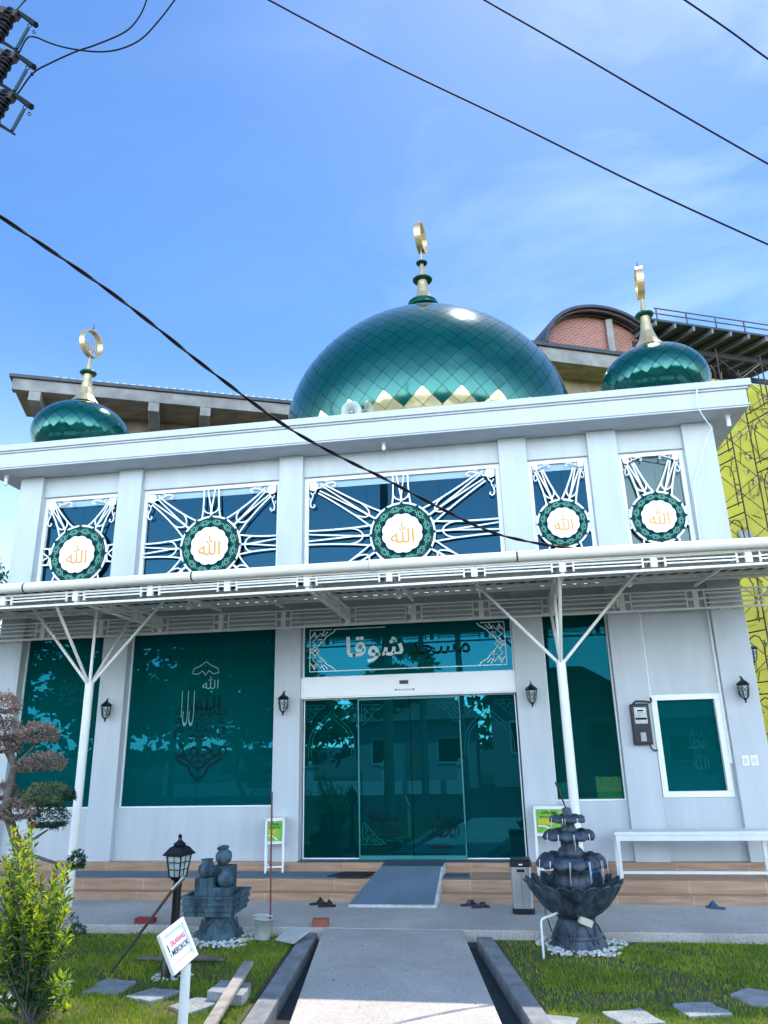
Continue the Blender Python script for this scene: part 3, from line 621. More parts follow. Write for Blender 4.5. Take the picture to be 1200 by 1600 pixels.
def finial(parent, c, zf, rf, z1_, z2_, zr, rr_, zt, azp=R(8), rings=1):
    x, y = c[0], c[1]; f = MB(); h = z1_-zf
    f.lathe([(rf*1.25, zf-0.06), (rf, zf+0.02), (rf*.68, zf+h*.22), (rf*.46, zf+h*.5), (rf*.36, zf+h*.8), (rf*.33, z1_)], (x, y, 0), 16, 0, sm=False)
    f.lathe([(rf*.30, z1_), (rf*.2, z1_+(z2_-z1_)*.55), (rf*.12, z2_)], (x, y, 0), 12, 0)
    f.lathe([(rf*.1, z2_), (rf*.06, zr-rr_)], (x, y, 0), 8, 0)
    f.build('finial_shaft', BRASS, parent)
    g = MB(); g.lathe([(rf*.3, z1_-.01), (rf*.62, z1_+.015), (rf*.68, z1_+.045), (rf*.58, z1_+.075), (rf*.3, z1_+.1)], (x, y, 0), 20)
    g.build('finial_collar', RINGG, parent); g = MB()
    if rings > 1: g.lathe([(rf*.12, z2_-.03), (rf*.36, z2_-.01), (rf*.4, z2_+.02), (rf*.32, z2_+.05), (rf*.12, z2_+.07)], (x, y, 0), 20).build('finial_ring_collar', RINGG, parent); g = MB()
    g.lathe([(rf*.95, zf-.045), (rf*1.2, zf-.055), (rf*1.25, zf-.07), (rf*1.1, zf-.085)], (x, y, 0), 20)
    g.build('finial_collar', RINGG, parent)
    rg = MB(); n = 40; bw = rr_*0.2; vs = []
    for i in range(n):
        a = 2*pi*i/n
        for r, yy in ((rr_, -bw), (rr_, bw), (rr_*.9, bw), (rr_*.9, -bw)): vs.append((r*cos(a), yy, r*sin(a)))
    rg.add(vs, [(i*4+k, i*4+(k+1) % 4, ((i+1) % n)*4+(k+1) % 4, ((i+1) % n)*4+k) for i in range(n) for k in range(4)])
    tb = text_mb('\uFDF2', rr_*1.1, width=rr_*1.15); merge(rg, tb, T(0, -.012, 0)); merge(rg, tb, T(0, .012, 0))
    rg.bar((0, 0, -rr_*1.02), (0, 0, -rr_*.5), .02)
    rg.xf(T(x, y, zr) @ Matrix.Rotation(pi/2-azp, 4, 'Z')); rg.build('finial_ring', BRASS, parent)
    MB().tube([(x, y, zr+rr_*.95), (x+.01, y, zt)], [.018, .004], 6).build('lightning_rod', BLACK, parent)
MB().lathe([(.52, 13.85), (.50, 14.1), (.46, 14.3), (.44, 14.5)], (-1.54, 18.5, 0), 40).build('dome_neck', DOMEM, dm)
finial(dm, (-1.52, 18.5), 14.36, 0.44, 15.27, 15.90, 16.82, 0.48, 17.45, rings=2)
for cx in (-8.71, 3.33):
    a_, b_, g_, e_ = dome((cx, 13.35, 8.68), 1.0, 0.74, 18, -0.62, rtop=0.16, jit=0.006)
    d2 = b_.build('small_dome', DOMEM, mosque); a_.build('dome_seams', SEAM, d2)
    MB().lathe([(0.62, 7.88), (0.62, 8.02), (0.55, 8.06)], (cx, 13.35, 0), 32).build('drum', WALL, d2)
    finial(d2, (cx, 13.35), 9.50, 0.27, 10.19, 10.55, 10.98, 0.33, 11.5)

# ------------------------------------------------------------------ canopy
canopy = root('canopy', (-2.6, 10.9, 0), 'white steel canopy with lattice frame and gutter along the front', 'canopy')
def zc(b): b.v = [(x, y, z - 0.042*((x+.3)/7)**2) for x, y, z in b.v]; return b
LX = [-9.43+1.146*i for i in range(13)]
def lattice(x, x2, z0, z1, y, axis='x', sm_=1.0, h1=.03):
    b = MB(); xs = x
    def bx(a0, a1, t, c0, c1):
        if axis == 'x': b.box(a0, a1, y-t/2, y+t/2, c0, c1)
        else: b.box(y-t/2, y+t/2, a0, a1, c0, c1)
    b0, b1 = x[0], x[-1]
    bx(b0-.05, b1+.05, .05, z0, z0+h1); bx(b0-.05, b1+.05, .05, z1-.022, z1)
    for a in xs: bx(a-.042, a+.042, .044, z0+h1, z1-.022)
    H = z1-.022-z0-h1
    for a, c in zip(xs, xs[1:]):
        for s, e in ((a+.042, 1), (c-.042, -1)):
            q = s+e*.085; bx(min(q, q+e*.022), max(q, q+e*.022), .036, z0+h1, z1-.022)
            bx(min(s, q), max(s, q), .03, z0+h1+H*.45, z0+h1+H*.58)
        l, r_ = a+.042+.107, c-.042-.107
        for t in (.22, .52) if H > .14 else (.22, .55): bx(l, r_, .03, z0+h1+H*t, z0+h1+H*t+.02)
        if H > .2: bx(l, r_, .03, z0+h1+H*.80, z0+h1+H*.80+.018)
    return b
zc(lattice(LX, 0, 4.208, 4.405, 9.5)).build('front_lattice', STEELW, canopy)
lattice(LX, 0, 4.10, 4.42, 12.22, h1=.03).build('rear_lattice', STEELW, canopy)
for x in (LX[0], LX[3], LX[6], LX[9], LX[12]):
    lattice([9.56, 10.45, 11.35, 12.16], 0, 4.19, 4.41, x, 'y', h1=.028).build('cross_truss', STEELW, canopy)
for i, x in enumerate(LX):
    if i % 3: MB().bar((x, 9.53, 4.39), (x, 12.18, 4.47), .03, .04).build('rafter', STEELW, canopy)
for y in (9.95, 10.5, 11.05, 11.6, 12.0):
    z = 4.435+(y-9.5)*.05; zc(MB().box(-9.5, 4.4, y-.02, y+.02, z-.01, z+.035)).build('purlin', STEELW, canopy)
sh = MB(); px_ = -9.6; pr = []
while px_ < 4.5:
    for dx, z in ((0, 0), (.08, 0), (.105, .03), (.155, .03), (.18, 0)): pr.append((px_+dx, z))
    px_ += .18
vs = [(x, 9.42, 4.482+z) for x, z in pr] + [(x, 12.39, 4.63+z) for x, z in pr] + [(x, 9.42, 4.487+z) for x, z in pr] + [(x, 12.39, 4.635+z) for x, z in pr]
n = len(pr)
for i in range(n-1):
    if pr[i+1][0] > pr[i][0]+1e-6: sh.add([vs[j] for j in (i, i+n, i+1+n, i+1)], [(0, 1, 2, 3)], 0 if i % 5 == 0 else 1); sh.add([vs[j] for j in (i+2*n, i+1+2*n, i+1+3*n, i+3*n)], [(0, 1, 2, 3)], 0)
zc(sh).build('roof_sheet', [SHEET, mat('sheet_rib', (0.06, 0.075, 0.085), 0.5)], canopy)
g = MB(); g.tube([(x, 9.40, 4.462-.042*((x+.3)/7)**2) for x in [-9.7+i*.5 for i in range(29)]], .066, 16, 0)
gt = g.build('gutter', PVC, canopy)
MB().box(-9.6, 4.45, 9.455, 9.478, 4.37, 4.515).build('gutter_board', STEELW, canopy)
for px, py in ((38, 926), (301, 902), (578, 883), (808, 872), (1051, 860)):
    x = at(px, py, 9.40).x; z = 4.462-.042*((x+.3)/7)**2
    MB().tube([(x-.01, 9.40, z), (x+.01, 9.40, z)], .0705, 16, 0).build('gutter_band', DRED, gt)
g2 = MB()
for x in (-5.4, -1.6, 2.3): z = 4.462-.042*((x+.3)/7)**2; MB().tube([(x-.06, 9.40, z), (x+.06, 9.40, z)], .0715, 16).build('gutter_joint', PVC, gt)
for x, zb in ((-6.47, 3.19), (0.86, 3.24)):
    p = MB().tube([(x, 10.9, -0.02), (x, 10.9, zb)], .066, 20).tube([(x, 10.9, zb), (x, 10.9, zb+.01)], .07, 20).build('post', STEELW, canopy)
    for q in ((x-1.16, 10.9, 4.44), (x+1.16, 10.9, 4.44), (x, 9.75, 4.25), (x-.02, 12.05, 4.38), (x, 10.9, 4.46)):
        d = Vc(q)-Vc((x, 10.9, zb)); s = d.copy(); s.z = 0; s = s.normalized()*.035 if s.length > .01 else Vc()
        MB().tube([Vc((x, 10.9, zb-.03))+s, q], .024, 10).build('brace', STEELW, p)
MB().bar((-9.4, 10.9, 4.50), (4.4, 10.9, 4.50), .05, .05).build('mid_beam', STEELW, canopy)
# ------------------------------------------------------------------ lamps and fittings on the building
def rz(a): return Matrix.Rotation(a, 4, 'Z')
def lantern(name, label):
    r = lroot(name, label, 'wall lantern', 'black wall lanterns on the facade')
    b = MB(); b.lathe([(0.0, -.001), (.05, 0), (.055, .012), (.04, .025), (.0, .03)], n=16); b.v = [(x*.9, -z, y*1.7-.02) for x, y, z in b.v]; b.f = [f[::-1] for f in b.f]; b.build('back_plate', BLACK, r)
    MB().tube([(0, -.02, .02), (0, -.06, .10), (0, -.085, .17), (0, -.11, .195), (0, -.135, .18), (0, -.14, .15)], .009, 8).tube([(0, -.085, .17), (0, -.06, .215), (0, -.035, .20)], .007, 6).build('arm', BLACK, r)
    c = (0, -.14, 0)
    MB().lathe([(.095, .075), (.10, .085), (.075, .115), (.045, .135), (.028, .15), (.012, .165), (.012, .18), (.0, .185)], c, 6, sm=False).build('lantern_roof', BLACK, r)
    MB().lathe([(.078, .074), (.07, .0), (.055, -.09), (.032, -.125)], c, 6, sm=False).build('lantern_glass', LGLASS, r)
    k = MB()
    for i in range(6):
        a = pi/3*i; k.tube([Vc(c)+Vc((R_*cos(a), R_*sin(a), z)) for R_, z in ((.082, .076), (.074, .0), (.059, -.09), (.034, -.13))], .007, 5)
        a2 = a+pi/3
        for (r1, z1), (r2, z2) in (((.079, .05), (.066, -.04)), ((.066, -.04), (.050, -.10))):
            k.tube([Vc(c)+Vc((r1*cos(a), r1*sin(a), z1)), Vc(c)+Vc((r2*cos(a2), r2*sin(a2), z2))], .004, 4).tube([Vc(c)+Vc((r1*cos(a2), r1*sin(a2), z1)), Vc(c)+Vc((r2*cos(a), r2*sin(a), z2))], .004, 4)
    k.lathe([(.083, .06), (.086, .076), (.07, .08)], c, 6, sm=False); k.lathe([(.036, -.12), (.03, -.14), (.012, -.155), (.016, -.175), (.0, -.20)], c, 8)
    k.build('lantern_cage', BLACK, r)
    return r
ln = lantern('wall_lantern', 'black wall lantern between the two left ground-floor windows'); ln.location = (-6.90, 12.299, 2.81); ln.rotation_euler[2] = 0.25
dup(ln, (-3.66, 12.299, 2.83), 0, 'black wall lantern on the pillar just left of the entrance')
dup(ln, (0.455, 12.299, 2.85), 0, 'black wall lantern on the pillar just right of the entrance')
dup(ln, (3.66, 12.299, 2.82), 0, 'black wall lantern on the corner pillar above the white sockets')
l5 = dup(ln, (3.917, 12.75, 3.42), R(90), 'black wall lantern sticking out from the side wall in front of the yellow film')

BULB = mat('white_bulb', (0.85, 0.86, 0.85), 0.25)
def bulb(p, drop, r, label):
    t = root('light_bulb', p, label, 'bulb', 'bulbs hanging under the canopy and eaves')
    x, y, z = p
    MB().lathe([(.045, z), (.045, z-.02), (.02, z-.025), (.02, z-drop)], (x, y, 0), 14).build('bulb_holder', WHITE, t)
    MB().lathe([(.018, z-drop), (.024, z-drop-.02), (r, z-drop-.05), (r*.95, z-drop-.09), (r*.5, z-drop-.115), (0, z-drop-.12)], (x, y, 0), 16).build('bulb_globe', BULB, t)
bulb((-1.83, 12.05, 7.372), .03, .035, 'small white bulb under the eaves above the middle upper window')
for (px, py), lb in (((291, 945), 'white bulb under the canopy above the wide left window'), ((622, 930), 'white bulb under the canopy above the entrance'), ((984, 908), 'white bulb under the canopy right of the right post')):
    p = at(px, py, 10.9); bulb((p.x, 11.0, 4.46), .06, .05, lb)
for (px, py), lb in (((640, 955), 'tiny white bulb on the rear lattice above the door sensor'), ((965, 945), 'tiny white bulb on the rear lattice above the tall narrow window')):
    p = at(px, py, 12.12); bulb((p.x, 12.12, p.z+.09), .03, .026, lb)
def cyl_lamp(x, y, label):
    t = root('eave_spotlight', (x, y, 7.372), label, 'spotlight', 'cylinder spotlights under the eaves')
    MB().lathe([(.05, 7.372), (.05, 7.36), (.035, 7.355), (.035, 7.18), (.03, 7.17)], (x, y, 0), 16).build('lamp_tube', WHITE, t)
    MB().box(x-.02, x+.02, y-.05, y+.05, 7.355, 7.37).build('mount', WHITE, t)
p = at(1143, 645, 12.1); cyl_lamp(4.12, 12.1, 'white cylinder spotlight under the right end of the eaves')
cyl_lamp(-9.40, 12.1, 'white cylinder spotlight under the left end of the eaves')
def fitting(x, z, w_, h, label, y=12.299, name='socket', cat='socket'):
    t = root(name, (x, y, z), label, cat)
    MB().box(x-w_/2, x+w_/2, y-.012, y, z-h/2, z+h/2).build('plate', WHITE, t, bevel=.003)
    MB().box(x-w_*.3, x+w_*.3, y-.017, y-.011, z-h*.3, z+h*.3).build('switch', mat('socket_grey', (.6, .62, .62), .4), t, bevel=.002)
fitting(3.555, 1.79, .10, .145, 'white wall socket under the corner lantern, left one of the pair')
fitting(3.68, 1.79, .10, .145, 'white wall socket under the corner lantern, right one of the pair')
for px, py, lb in ((449, 982, 'white emergency light box on the pillar left of the transom'), (1134, 950, 'white emergency light box at the top of the corner pillar'), (16, 1003, 'white emergency light box on the far left pillar')):
    p = at(px, py, 12.29); fitting(p.x, p.z, .17, .045, lb, name='light_box', cat='light fitting')

# electricity meter
mt = root('electricity_meter', (2.095, 12.29, 2.36), 'black electricity meter box with a clear window on the narrow pillar', 'meter')
MB().box(1.955, 2.235, 12.19, 12.298, 2.05, 2.66).build('meter_case', BLACK, mt, bevel=.015)
MB().box(2.0, 2.19, 12.178, 12.192, 2.36, 2.61).build('meter_face', mat('meter_face', (.55, .58, .58), .25, var=.3, vs=20), mt, bevel=.006)
dd = MB().box(2.03, 2.16, 12.172, 12.177, 2.50, 2.585)
dd.build('meter_label', WHITE, mt)
d3 = MB(); d3.box(2.045, 2.145, 12.168, 12.171, 2.545, 2.57)
for i in range(4): d3.box(2.035, 2.155, 12.168, 12.171, 2.505+i*.009, 2.508+i*.009)
d3.box(2.01, 2.18, 12.172, 12.1765, 2.42, 2.45); d3.build('meter_digits', ETCHD, mt)
MB().box(2.06, 2.14, 12.175, 12.192, 2.10, 2.23).box(2.075, 2.125, 12.165, 12.174, 2.15, 2.19).build('breaker', mat('meter_grey', (.38, .4, .42), .4), mt, bevel=.003)
MB().tube([(2.0, 12.22, 2.66), (2.05, 12.20, 2.70), (2.18, 12.20, 2.695), (2.27, 12.24, 2.68), (2.30, 12.28, 2.70), (2.30, 12.31, 2.75)], .014, 8).build('inlet_cable', RUBBER, mt)
MB().tube([(2.19, 12.23, 2.05), (2.20, 12.22, 1.99), (2.24, 12.23, 1.965), (2.30, 12.30, 1.96)], .012, 8).build('outlet_cable', RUBBER, mt)
tag(MB().tube([(2.312, 12.385, 4.15), (2.312, 12.385, 2.74)], .012, 8).build('conduit', WHITE, origin=(2.312, 12.385, 2.74)), 'thin white conduit running down the wall to the black meter', 'conduit')
tag(MB().box(3.355, 3.392, 12.37, 12.398, 1.75, 4.18).build('cable_trunking', WHITE, origin=(3.37, 12.38, 1.75)), 'white cable trunking in the corner right of the small framed window', 'trunking')
tag(MB().tube([at(1088.7, 604, 11.715), at(1088.7, 632.5, 11.715), (3.62, 11.80, 7.30), (3.80, 12.0, 7.12), (3.68, 12.2, 6.85), (3.43, 12.28, 6.2), (3.415, 12.285, 5.6), (3.41, 12.285, 4.9)], .009, 6).build('cable', WHITE, origin=(3.4, 12.28, 4.9)), 'thin white cable hanging loose from the right end of the cornice', 'cable')
tag(MB().tube([(-1.82, 12.05, 7.36), (-1.81, 12.38, 7.33), (-1.81, 12.39, 6.98), (-1.95, 12.39, 6.97)], .006, 5).build('cable', WHITE, origin=(-1.82, 12.3, 7)), 'thin white wire beside the small bulb under the eaves', 'cable')

# loudspeakers on the roof
def horn(name, p, tgt, r, label, col):
    t = root(name, p, label, 'loudspeaker'); p = Vc(p); d = (Vc(tgt)-p).normalized(); q = d.to_track_quat('Z', 'Y').to_matrix().to_4x4(); M = T(*p) @ q
    b = MB(); b.lathe([(r*.16, -r*1.15), (r*.18, -r*.9), (r*.3, -r*.55), (r*.55, -r*.22), (r*.93, 0), (r, .012), (r*.94, .014), (r*.52, -r*.24), (r*.2, -r*.7)], n=28, cap=False); b.xf(M).build('horn', col, t)
    MB().lathe([(r*.16, -r*.9), (r*.15, -r*.3), (r*.11, -r*.16), (0, -r*.13)], n=14, cap=False).xf(M).build('horn_core', col, t)
    MB().lathe([(0, -r*1.75), (r*.36, -r*1.7), (r*.38, -r*1.2), (r*.2, -r*1.1)], n=16).xf(M).build('driver', mat('speaker_grey', (.35, .38, .38), .5), t)
    MB().bar(p-d*r*1.3, (p.x-d.x*r*1.3, p.y-d.y*r*1.3, 7.895), .025).build('bracket', BLACK, t)
SPK = mat("speaker_shell", (.40, .46, .45), .4)
p1 = at(549, 642, 13.7); p2 = at(577, 640, 13.9)
horn('loudspeaker', p1, p1+Vc((.12, -1, -.12)), .215, 'pale grey horn loudspeaker on the roof facing the viewer below the big dome', SPK)
horn('loudspeaker', p2, p2+Vc((1, -.45, .05)), .19, 'pale grey horn loudspeaker turned to the right beside the first one', mat("speaker_cream", (.36, .38, .28), .4))

# ------------------------------------------------------------------ things on the porch and pavement
BENCHM = mat('bench_off_white', (.72, .75, .72), .5, var=.1, vs=4)
bn = root('bench', (2.5, 11.85, .26), 'long plain off-white bench on the porch below the meter', 'bench')
MB().box(1.44, 3.62, 11.66, 12.02, .825, .875).build('seat', BENCHM, bn, bevel=.006)
for x in (1.48, 3.52):
    for y in (11.69, 11.97): MB().bar((x, y, .262), (x, y, .824), .05, .05).build('leg', BENCHM, bn, bevel=.004)
MB().box(1.46, 3.60, 11.67, 11.70, .755, .824).build('apron', BENCHM, bn); MB().bar((1.507, 11.69, .345), (3.494, 11.69, .345), .035, .035).build('stretcher', BENCHM, bn)

GPOST = mat('poster_green', (.30, .52, .05), .5, col2=(.08, .40, .03), vs=7); PYEL = mat('poster_yellow', (.55, .42, .02), .5)
CLEAR = glass_mat('box_glass', (.6, .7, .7), (.8, .9, .88), .12)
def donation(loc, w_, d, h, boxh, a, label):
    r = root('donation_box', (0, 0, 0), label, 'donation box', 'charity boxes beside the entrance'); t = .028
    z1 = h-boxh
    for sx in (0, 1):
        for sy in (0, 1): MB().box(sx*(w_-t), sx*(w_-t)+t, sy*(d-t), sy*(d-t)+t, 0, h-.02).build('leg', WHITE, r)
    for z in (z1-t, h-.02, .08):
        f = MB(); f.box(t, w_-t, .003, t-.003, z, z+t-.003); f.box(t, w_-t, d-t+.003, d-.003, z, z+t-.003); f.box(.003, t-.003, t, d-t, z, z+t-.003); f.box(w_-t+.003, w_-.003, t, d-t, z, z+t-.003); f.build('frame_rail', WHITE, r)
    MB().box(-.005, w_+.005, -.005, d+.005, h+.008, h+.02).build('top_panel', WHITE, r)
    MB().box(t, w_-t, t, d-t, z1, z1+.01).build('bottom_panel', WHITE, r)
    MB().box(w_-t+.008, w_-t+.012, t, d-t, z1+.01, h-.02).build('side_glass', CLEAR, r)
    ps = MB(); ps.box(t+.01, w_-t-.01, .012, .018, z1+.015, h-.03, 0); cx = w_/2; pw = w_-2*t-.02; ph = boxh-.045; zc_ = (z1+.015+h-.03)/2
    ps.box(cx-pw*.44, cx+pw*.1, .009, .0115, zc_-ph*.15, zc_+ph*.08, 1)
    merge(ps, text_mb('KOTAK AMAL', ph*.13, width=pw*.62, thick=.02), T(cx, .0085, zc_+ph*.36), 2); merge(ps, text_mb('INFAQ & SHODAQOH', ph*.11, width=pw*.74, thick=.02), T(cx, .0085, zc_+ph*.18), 2)
    ps.ribbon([(cx-pw*.45, zc_-ph*.2), (cx-pw*.2, zc_-ph*.22), (cx, zc_-ph*.33), (cx+pw*.2, zc_-ph*.46)], ph*.05, .009, .011, 3)
    ps.build('poster', [GPOST, PYEL, ETCHD, WHITE], r)
    lk = MB().box(cx-.012, cx+.012, -.012, .0, h-.055, h-.02); lk.build('padlock', BRASS, r)
    r.location = loc; r.rotation_euler[2] = a
donation((-3.86, 11.98, .262), .30, .28, .78, .33, R(14), 'small white donation stand with a green poster left of the entrance')
donation((.33, 11.86, .262), .46, .30, .93, .36, R(1), 'white donation stand with a green poster right of the entrance behind the fountain')

bi = root('litter_bin', (.075, 10.80, 0), 'stainless steel litter bin with a black lid left of the tiered fountain', 'bin')
def rrect(w_, d, r, n=5):
    return [(sx*(w_/2-r)+r*cos(a), sy*(d/2-r)+r*sin(a)) for sx, sy, a0 in ((1, 1, 0), (-1, 1, pi/2), (-1, -1, pi), (1, -1, 1.5*pi)) for a in [a0+pi/2*i/n for i in range(n+1)]]
SST = mat('brushed_steel', (.55, .57, .60), .32, metal=.9, var=.12, vs=3, stretch=(30, 30, 1))
o_ = [(x+.075, y+10.80) for x, y in rrect(.28, .24, .05)]
def ring(s): return [((x-.075)*s+.075, (y-10.80)*s+10.80) for x, y in o_]
MB().slab(ring(1.02), .005, .07).build('bin_base', BLACK, bi, bevel=.005); MB().slab(ring(.97), .07, .56).build('bin_body', SST, bi)
MB().slab(ring(1.03), .56, .63).slab(ring(.93), .63, .655).build('bin_lid', BLACK, bi, bevel=.008)
MB().box(.02, .12, 10.675, 10.69, .50, .535).build('bin_slot', BLACK, bi); MB().box(.073, .077, 10.679, 10.69, .07, .49).build('bin_door_seam', BLACK, bi)
MB().box(.05, .10, 10.672, 10.68, .585, .60).build('bin_label', WHITE, bi)

def sandal(p, a, col, label, L=.25, strap=True, z=0.002):
    r = root('sandal', (0, 0, 0), label, 'sandal', 'footwear left on the pavement')
    o = [(.0, -.5), (.13, -.47), (.17, -.3), (.13, -.05), (.18, .2), (.17, .38), (.08, .49), (-.06, .5), (-.16, .4), (-.19, .2), (-.14, -.05), (-.16, -.3), (-.12, -.47)]
    MB().slab([(x*L, y*L) for x, y in o], 0, .022).build('sole', col, r, bevel=.004)
    b = MB()
    for s in (-1, 1): b.tube([(0, .33*L, .02), (s*.07*L, .22*L, .055), (s*.14*L, .05*L, .05), (s*.15*L, -.08*L, .02)], [.006, .013, .012, .008], 6)
    if strap: b.tube([(-.17*L, .1*L, .02), (-.1*L, .12*L, .075), (.1*L, .12*L, .075), (.16*L, .1*L, .02)], .018, 6)
    b.build('strap', col, r); r.location = (*p, z); r.rotation_euler[2] = a
    return r
sandal((-2.79, 11.17), R(-70), RUBBER, 'black strapped sandal left of the ramp, the farther one of its pair')
sandal((-2.63, 11.03), R(-80), RUBBER, 'black strapped sandal left of the ramp, the nearer one of its pair')
NAVY = mat('navy_rubber', (.03, .035, .07), .6)
sandal((-.66, 11.20), R(-60), NAVY, 'dark flip-flop right of the ramp, the farther one of its pair', strap=False)
sandal((-.50, 11.08), R(-75), NAVY, 'dark flip-flop right of the ramp, the nearer one of its pair', strap=False)
sandal((2.56, 11.16), R(60), mat('blue_rubber', (.02, .10, .18), .5), 'dark blue sandal at the right edge below the bench')
RBR = mat('brick_orange', (.42, .12, .07), .85, var=.3, vs=9); 
tag(MB().box(-.10, .10, -.05, .05, 0, .085).build('brick', RBR, bevel=.005), 'orange red brick at the pavement edge left of the path', 'brick')
o = COL.objects['brick']; o.location = (-2.45, 9.93, 0.001)
b2 = tag(MB().box(-.13, .13, -.06, .06, 0, .06).build('brick', mat('dark_red_brick', (.25, .02, .03), .6), bevel=.005), 'dark red brick lying at the pavement edge near the lamp post', 'brick'); b2.location = (-4.80, 9.97, .001)
bb = root('blue_bucket', (1.12, 11.95, .262), 'small blue bucket on the porch behind the tiered fountain', 'bucket')
MB().lathe([(.10, .262), (.13, .47), (.14, .475), (.125, .46), (.095, .28)], (1.12, 11.95, 0), 20, cap=False).lathe([(0, .27), (.10, .268)], (1.12, 11.95, 0), 20, cap=False).build('bucket_body', mat('blue_plastic', (.01, .16, .55), .35), bb)
MB().tube([(1.12+.135*cos(a), 11.93, .46+.09*sin(a)) for a in [pi*i/10 for i in range(11)]], .004, 5).build('handle', WHITE, bb)

# books behind the narrow window and a lectern rack
BK = [mat('book_yellow', (.85, .78, .12), .5), mat('book_green', (.20, .60, .16), .5)]
for i in range(9):
    x = 1.38+i*.043; t = root('book', (x, 12.6, 1.24), 'yellow green book standing in the row inside the tall narrow window', 'book', 'books behind the tall narrow window')
    MB().box(x-.018, x+.018, 12.575, 12.73, 1.262, 1.58-.006*(i % 3)).build('cover', BK[0], t, bevel=.003); MB().box(x-.019, x+.019, 12.5735, 12.575, 1.28, 1.36).build('spine_band', BK[1], t)
for i in range(4):
    x = .80+i*.05; t = root('book', (x, 12.72, 1.24), 'teal book standing at the left end inside the tall narrow window', 'book', 'teal books behind the tall narrow window')
    MB().box(x-.02, x+.02, 12.575, 12.73, 1.262, 1.50).build('cover', mat('book_teal', (.08, .40, .42), .5), t, bevel=.003)
tag(MB().box(.725, 1.775, 12.562, 12.95, 1.238, 1.26).build('book_shelf', WHITE, origin=(1.2, 12.8, 1.2)), 'white shelf holding books inside the tall narrow window', 'shelf')

# ------------------------------------------------------------------ tiered fountain
FX, FYY = .645, 9.37
ft = root('tiered_fountain', (FX, FYY, -.045), 'dark blue grey stone fountain with four scalloped tiers', 'fountain')
def zpx(py, px=895): return at(px, py, FYY).z
def fz_(s, k=1):
    s.v = [(FX+(x-FX)*k, FYY+(y-FYY)*k, float(np.interp(z, [-.06, .43, .84, 1.0, 1.10, 1.33, 1.41, 1.57, 1.64, 1.80], [-.06, .27, .63, .76, .86, 1.05, 1.13, 1.23, 1.29, 1.40]))) for x, y, z in s.v]; return s
MB.fz = fz_
ped = MB(); ped.lathe([(.36, -.06), (.37, -.02), (.345, .05), (.315, .10), (.31, .13), (.325, .15), (.285, .18), (.255, .28), (.235, .38), (.24, .41), (.265, .43)], (FX, FYY, 0), 40, cap=False)
for k in range(6):
    a0 = pi/6+2*pi*k/6-.9; pts = [(u, v) for u, v in [(.42*cos(t), .02+.27*sin(t)) for t in [pi*i/12 for i in range(13)]]]
    ped.tube([(FX+(.352-.40*v)*cos(a0+u), FYY+(.352-.40*v)*sin(a0+u), v+.05) for u, v in pts], .014, 6)
ped.fz(.86).build('pedestal', FSTONE, ft)
def shell_bowl(name, z0, z1, r0, r1, n, lip, m=FSTONE, drop=.04):
    b = MB(); NT = n*8; prof = [(0, 0), (.25, .12), (.5, .30), (.72, .55), (.88, .80), (.97, .97), (1.0, 1.0), (1.0, .93), (.93, .90), (.8, .78), (.6, .60), (.0, .5)]
    vs = []
    for i, (u, v) in enumerate(prof):
        for j in range(NT):
            th = 2*pi*j/NT+.13; lobe = abs(cos(n*th/2)); f = u**2
            r = r0+(r1-r0)*u; 
            if i == len(prof)-1: r = .02
            r *= 1+lip*f*(lobe-.35); z = z0+(z1-z0)*v + f*(lobe-.5)*lip*r1*.9
            if i in (5, 6): z -= drop*(1-lobe)*.4
            if i == 4: z -= drop*.3*lobe
            vs.append((FX+r*cos(th), FYY+r*sin(th), z))
    b.add(vs, [(i*NT+j, i*NT+(j+1) % NT, (i+1)*NT+(j+1) % NT, (i+1)*NT+j) for i in range(len(prof)-1) for j in range(NT)], 0, True)
    return b.fz().build(name, m, ft)
shell_bowl('bowl', .43, .84, .22, .53, 20, .09)
cz = [(.12, .70), (.20, .74), (.22, .80), (.20, .86), (.185, .93), (.21, .955), (.215, .985), (.16, 1.0)]
MB().lathe(cz, (FX, FYY, 0), 28).lathe([(.09, .98), (.13, 1.10), (.145, 1.14), (.14, 1.20), (.10, 1.24), (.105, 1.30), (.07, 1.33)], (FX, FYY, 0), 24).lathe([(.06, 1.32), (.09, 1.42), (.10, 1.45), (.08, 1.50), (.07, 1.58)], (FX, FYY, 0), 20).fz().build('column', FSTONE, ft)
def tier(z0, z1, r0, r1, n):
    b = MB(); b.lathe([(r0, z0-.03), (r0*1.5, z0-.01), (r1*.72, z0+(z1-z0)*.45), (r1*.86, z1-.02), (r1*.8, z1), (r0*.8, z1-.03)], (FX, FYY, 0), 40, cap=False)
    for k in range(n):
        a = 2*pi*k/n+.13; wd = r1*pi/n*1.0; q = MB(); NT = 20; vs = []
        prof = [(0, .05), (.35, .045), (.7, .028), (1.0, -.004), (1.0, -.03), (.86, -.055), (.5, -.07), (0, -.075)]
        for u, z in prof:
            for j in range(NT):
                th = 2*pi*j/NT; rip = 1+.06*u*cos(th*7); vs.append((cos(th)*u*r1*.235*rip, sin(th)*u*wd*rip, z*(r1/.34)**.5-.10*max(0, cos(th))*u*r1))
        q.add(vs, [(i*NT+j, i*NT+(j+1) % NT, (i+1)*NT+(j+1) % NT, (i+1)*NT+j) for i in range(len(prof)-1) for j in range(NT)], 0, True)
        q.xf(T(FX, FYY, z1) @ rz(a) @ T(r1*.80, 0, 0)); merge(b, q)
    return b.fz().build('tier', FSTONE, ft)
tier(.99, 1.10, .12, .39, 12)
tier(1.33, 1.41, .09, .29, 10)
tier(1.57, 1.64, .06, .205, 8)
